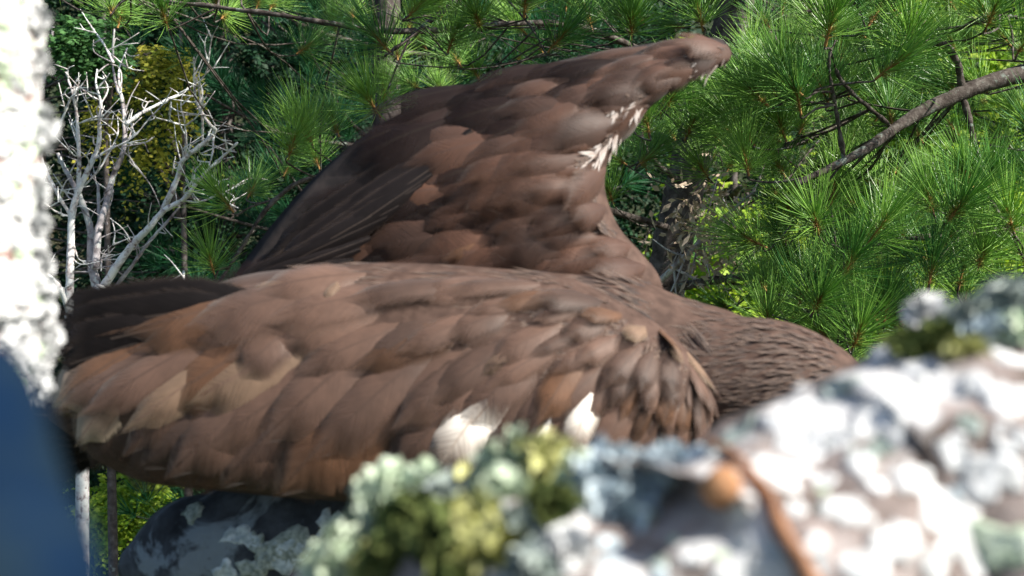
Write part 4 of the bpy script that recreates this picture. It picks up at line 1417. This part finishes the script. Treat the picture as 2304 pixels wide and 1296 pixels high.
def hackles(bvh, pts, name, parent, matname, lmin, lmax, wfac, tilt=.10):
    """narrow lance-shaped feathers joined into one mesh; pts: (px, py, direction degrees)"""
    mb = MB()
    for px, py, ang in pts:
        hit = cam_hit(bvh, px, py)
        if not hit:
            continue
        p, nrm = hit
        a = math.radians(ang)
        t = Vector((-math.cos(a), 0, math.sin(-a)))
        t = (t - nrm * t.dot(nrm))
        if t.length < .05:
            continue
        t.normalize()
        L = random.uniform(lmin, lmax) * K * p.y
        W = L * wfac * random.uniform(.7, 1.3)
        side = nrm.cross(t).normalized()
        tl = random.uniform(.5, 1.6) * tilt
        bend = random.gauss(0, .06)
        v_, u_, f_ = [], [], []
        for i in range(5):
            s = i / 4
            w = W * (.5 + .5 * min(1, s / .3)) * (1 - s ** 2.5) + W * .04
            c = p + t * L * s + side * bend * L * s * s + nrm * (L * tl * s * (1 - .35 * s) - .0012)
            for j, q in enumerate((-.5, 0, .5)):
                v_.append(c + side * w * q - nrm * abs(q) * w * .5)
                u_.append((s, q + .5))
        for i in range(4):
            for j in range(2):
                f_.append((i * 3 + j, i * 3 + j + 1, i * 3 + j + 4, i * 3 + j + 3))
        mb.add(v_, f_, u_)
    o = mb.build(name, MT[matname], parent)
    o['kind'] = 'stuff'
    return o


# neck and breast: lance feathers pointing back towards the wing
pts = []
for k in range(1500):
    px, py = random.uniform(1560, 1900), random.uniform(690, 1060)
    pts.append((px, py, lerp(6, 22, (px - 1600) / 280) - 10 + random.gauss(0, 8) + lerp(0, -22, (py - 850) / 150) * 0))
hackles(BB, pts, 'neck_hackles', body, 'hackle', 40, 74, .16, .13)
# mantle between the wings: long lines running with the back
pts = []
for k in range(900):
    px, py = random.uniform(1080, 1640), random.uniform(560, 840)
    slope = lerp(4, -52, (px - 1230) / 330)
    pts.append((px, py, slope + random.gauss(0, 6)))
hackles(BB, pts, 'mantle_feathers', body, 'hackle', 60, 120, .15, .07)
# shoulder of the folded wing: fine feathers
pts = []
for k in range(1300):
    px = random.uniform(1180, 1606)
    py = random.uniform(600, 1030)
    pts.append((px, py, lerp(20, 72, (px - 1250) / 320) + random.gauss(0, 10)))
hackles(NB, pts, 'shoulder_feathers', near, 'hackle', 28, 52, .30, .12)
pts = [(random.uniform(700, 1350), 612 + random.uniform(-22, 22), 3 + random.gauss(0, 4)) for _ in range(160)]
hackles(NB, pts, 'scapular_feathers', near, 'hackle', 70, 140, .12, .05)
# leading edge of the raised wing: small feathers, white tufts in the armpit of the wrist
pts = []
for k in range(1100):
    u = random.random()
    c = catmull([(1640, 118), (1560, 140), (1470, 200), (1400, 280), (1340, 380), (1350, 480), (1420, 570)], 30)[int(u * 29)]
    pts.append((c[0] + random.gauss(-20, 30), c[1] + random.gauss(0, 24), lerp(20, 8, u) + random.gauss(0, 14)))
hackles(FB, pts, 'lesser_coverts', far, 'hackle', 26, 46, .34, .14)
pts = []
for (cx_, cy_, sx, sy, n_) in [(1385, 312, 26, 34, 34), (1352, 350, 20, 16, 14), (1395, 235, 22, 16, 10), (1440, 232, 12, 16, 8), (1570, 120, 30, 18, 12), (1600, 145, 22, 8, 8)]:
    for k in range(n_):
        pts.append((random.gauss(cx_, sx * .6), random.gauss(cy_, sy * .6), random.gauss(55, 18)))
hackles(FB, pts, 'white_coverts', far, 'hackle_white', 30, 60, .2, .2)
# faint pale feathers on the underwing
for px, py, L, ang in [(1175, 405, 130, 0), (1000, 490, 60, -35), (1130, 540, 150, 20)]:
    hit = cam_hit(FB, px, py)
    if hit:
        a = math.radians(ang)
        lay(FS['covert_warm'][2], 'covert_feather', hit, (-math.cos(a), math.sin(a)), L * K * 1.25, L * K * .8, far, .14, .003)

# fine loose barbs and body feathers over both wings
pts = []
for k in range(1500):
    px, py = random.uniform(330, 1500), random.uniform(605, 1060)
    tp = max(0, min(1, (800 - py) / 200))
    pts.append((px, py, lerp(38, 54, (px - 300) / 900) * (1 - .82 * tp) + random.gauss(0, 9)))
hackles(NB, pts, 'fine_feathers', near, 'wisp', 30, 80, .09, .05)
pts = []
for k in range(1700):
    px, py = random.uniform(720, 1620), random.uniform(95, 640)
    if px > lerp(1200, 860, (py - 190) / 410) + random.gauss(0, 60):
        pts.append((px, py, lerp(24, 14, (py - 150) / 400) + random.gauss(0, 12)))
hackles(FB, pts, 'fine_feathers', far, 'wisp_dark', 26, 66, .10, .05)
# tail: dark fan behind the wing tips
for i in range(9):
    u = i / 8 - .5
    L = .27
    base = P(440, 930, 1.16) + Vector((0, .02 + .006 * i, u * .05))
    a = math.radians(10 + u * 34)
    lay(FLIGHT[i % 2], 'tail_feather', (base, Vector((0, -1, .15)).normalized()), (-math.cos(a), math.sin(a)), L, .34, body, 0.0)
# legs, gripping the perch limb
for s, px in ((-1, 900), (1, 1040)):
    top = P(px, 1030, 1.17 + s * .01)
    hitp = PB.ray_cast(Vector((top.x, top.y, top.z)), Vector((0, 0, -1)))
    gz = hitp[0] if hitp[0] is not None else top - Vector((0, 0, .1))
    lg = MB().tube([top + Vector((0, 0, .05)), top.lerp(gz, .55), gz + Vector((0, 0, .012))], [.042, .026, .012], 14, 14, .002, 60).build('leg', MT['body'], eagle)
    ft = MB()
    tips = []
    for aa, LL in ((-.5, .06), (0, .068), (.5, .06), (3.14, .045)):
        pr = [gz + Vector((0, 0, .010))]
        for q in (.5, 1.0):
            w_ = gz + Vector((math.cos(aa) * LL * q, math.sin(aa) * LL * q, .06))
            hh = PB.ray_cast(w_, Vector((0, 0, -1)), .2)
            pr.append((hh[0] if hh[0] is not None else w_ - Vector((0, 0, .05))) + Vector((0, 0, .006)))
        ft.tube(pr, [.010, .0085, .007], 9, 10, .0008, 200)
        tips.append((pr[-1], Vector((math.cos(aa), math.sin(aa), 0))))
    fo = ft.build('foot', MT['foot'], lg)
    for p_, dv in tips:
        MB().tube([p_ - dv * .002, p_ + dv * .012 + Vector((0, 0, .003)), p_ + dv * .022 + Vector((0, 0, -.008))], [.005, .0035, .0006], 8, 10).build('talon', MT['talon'], lg)
print('feathers', count, fc, 'tufts', nA, nB, 'perch', )
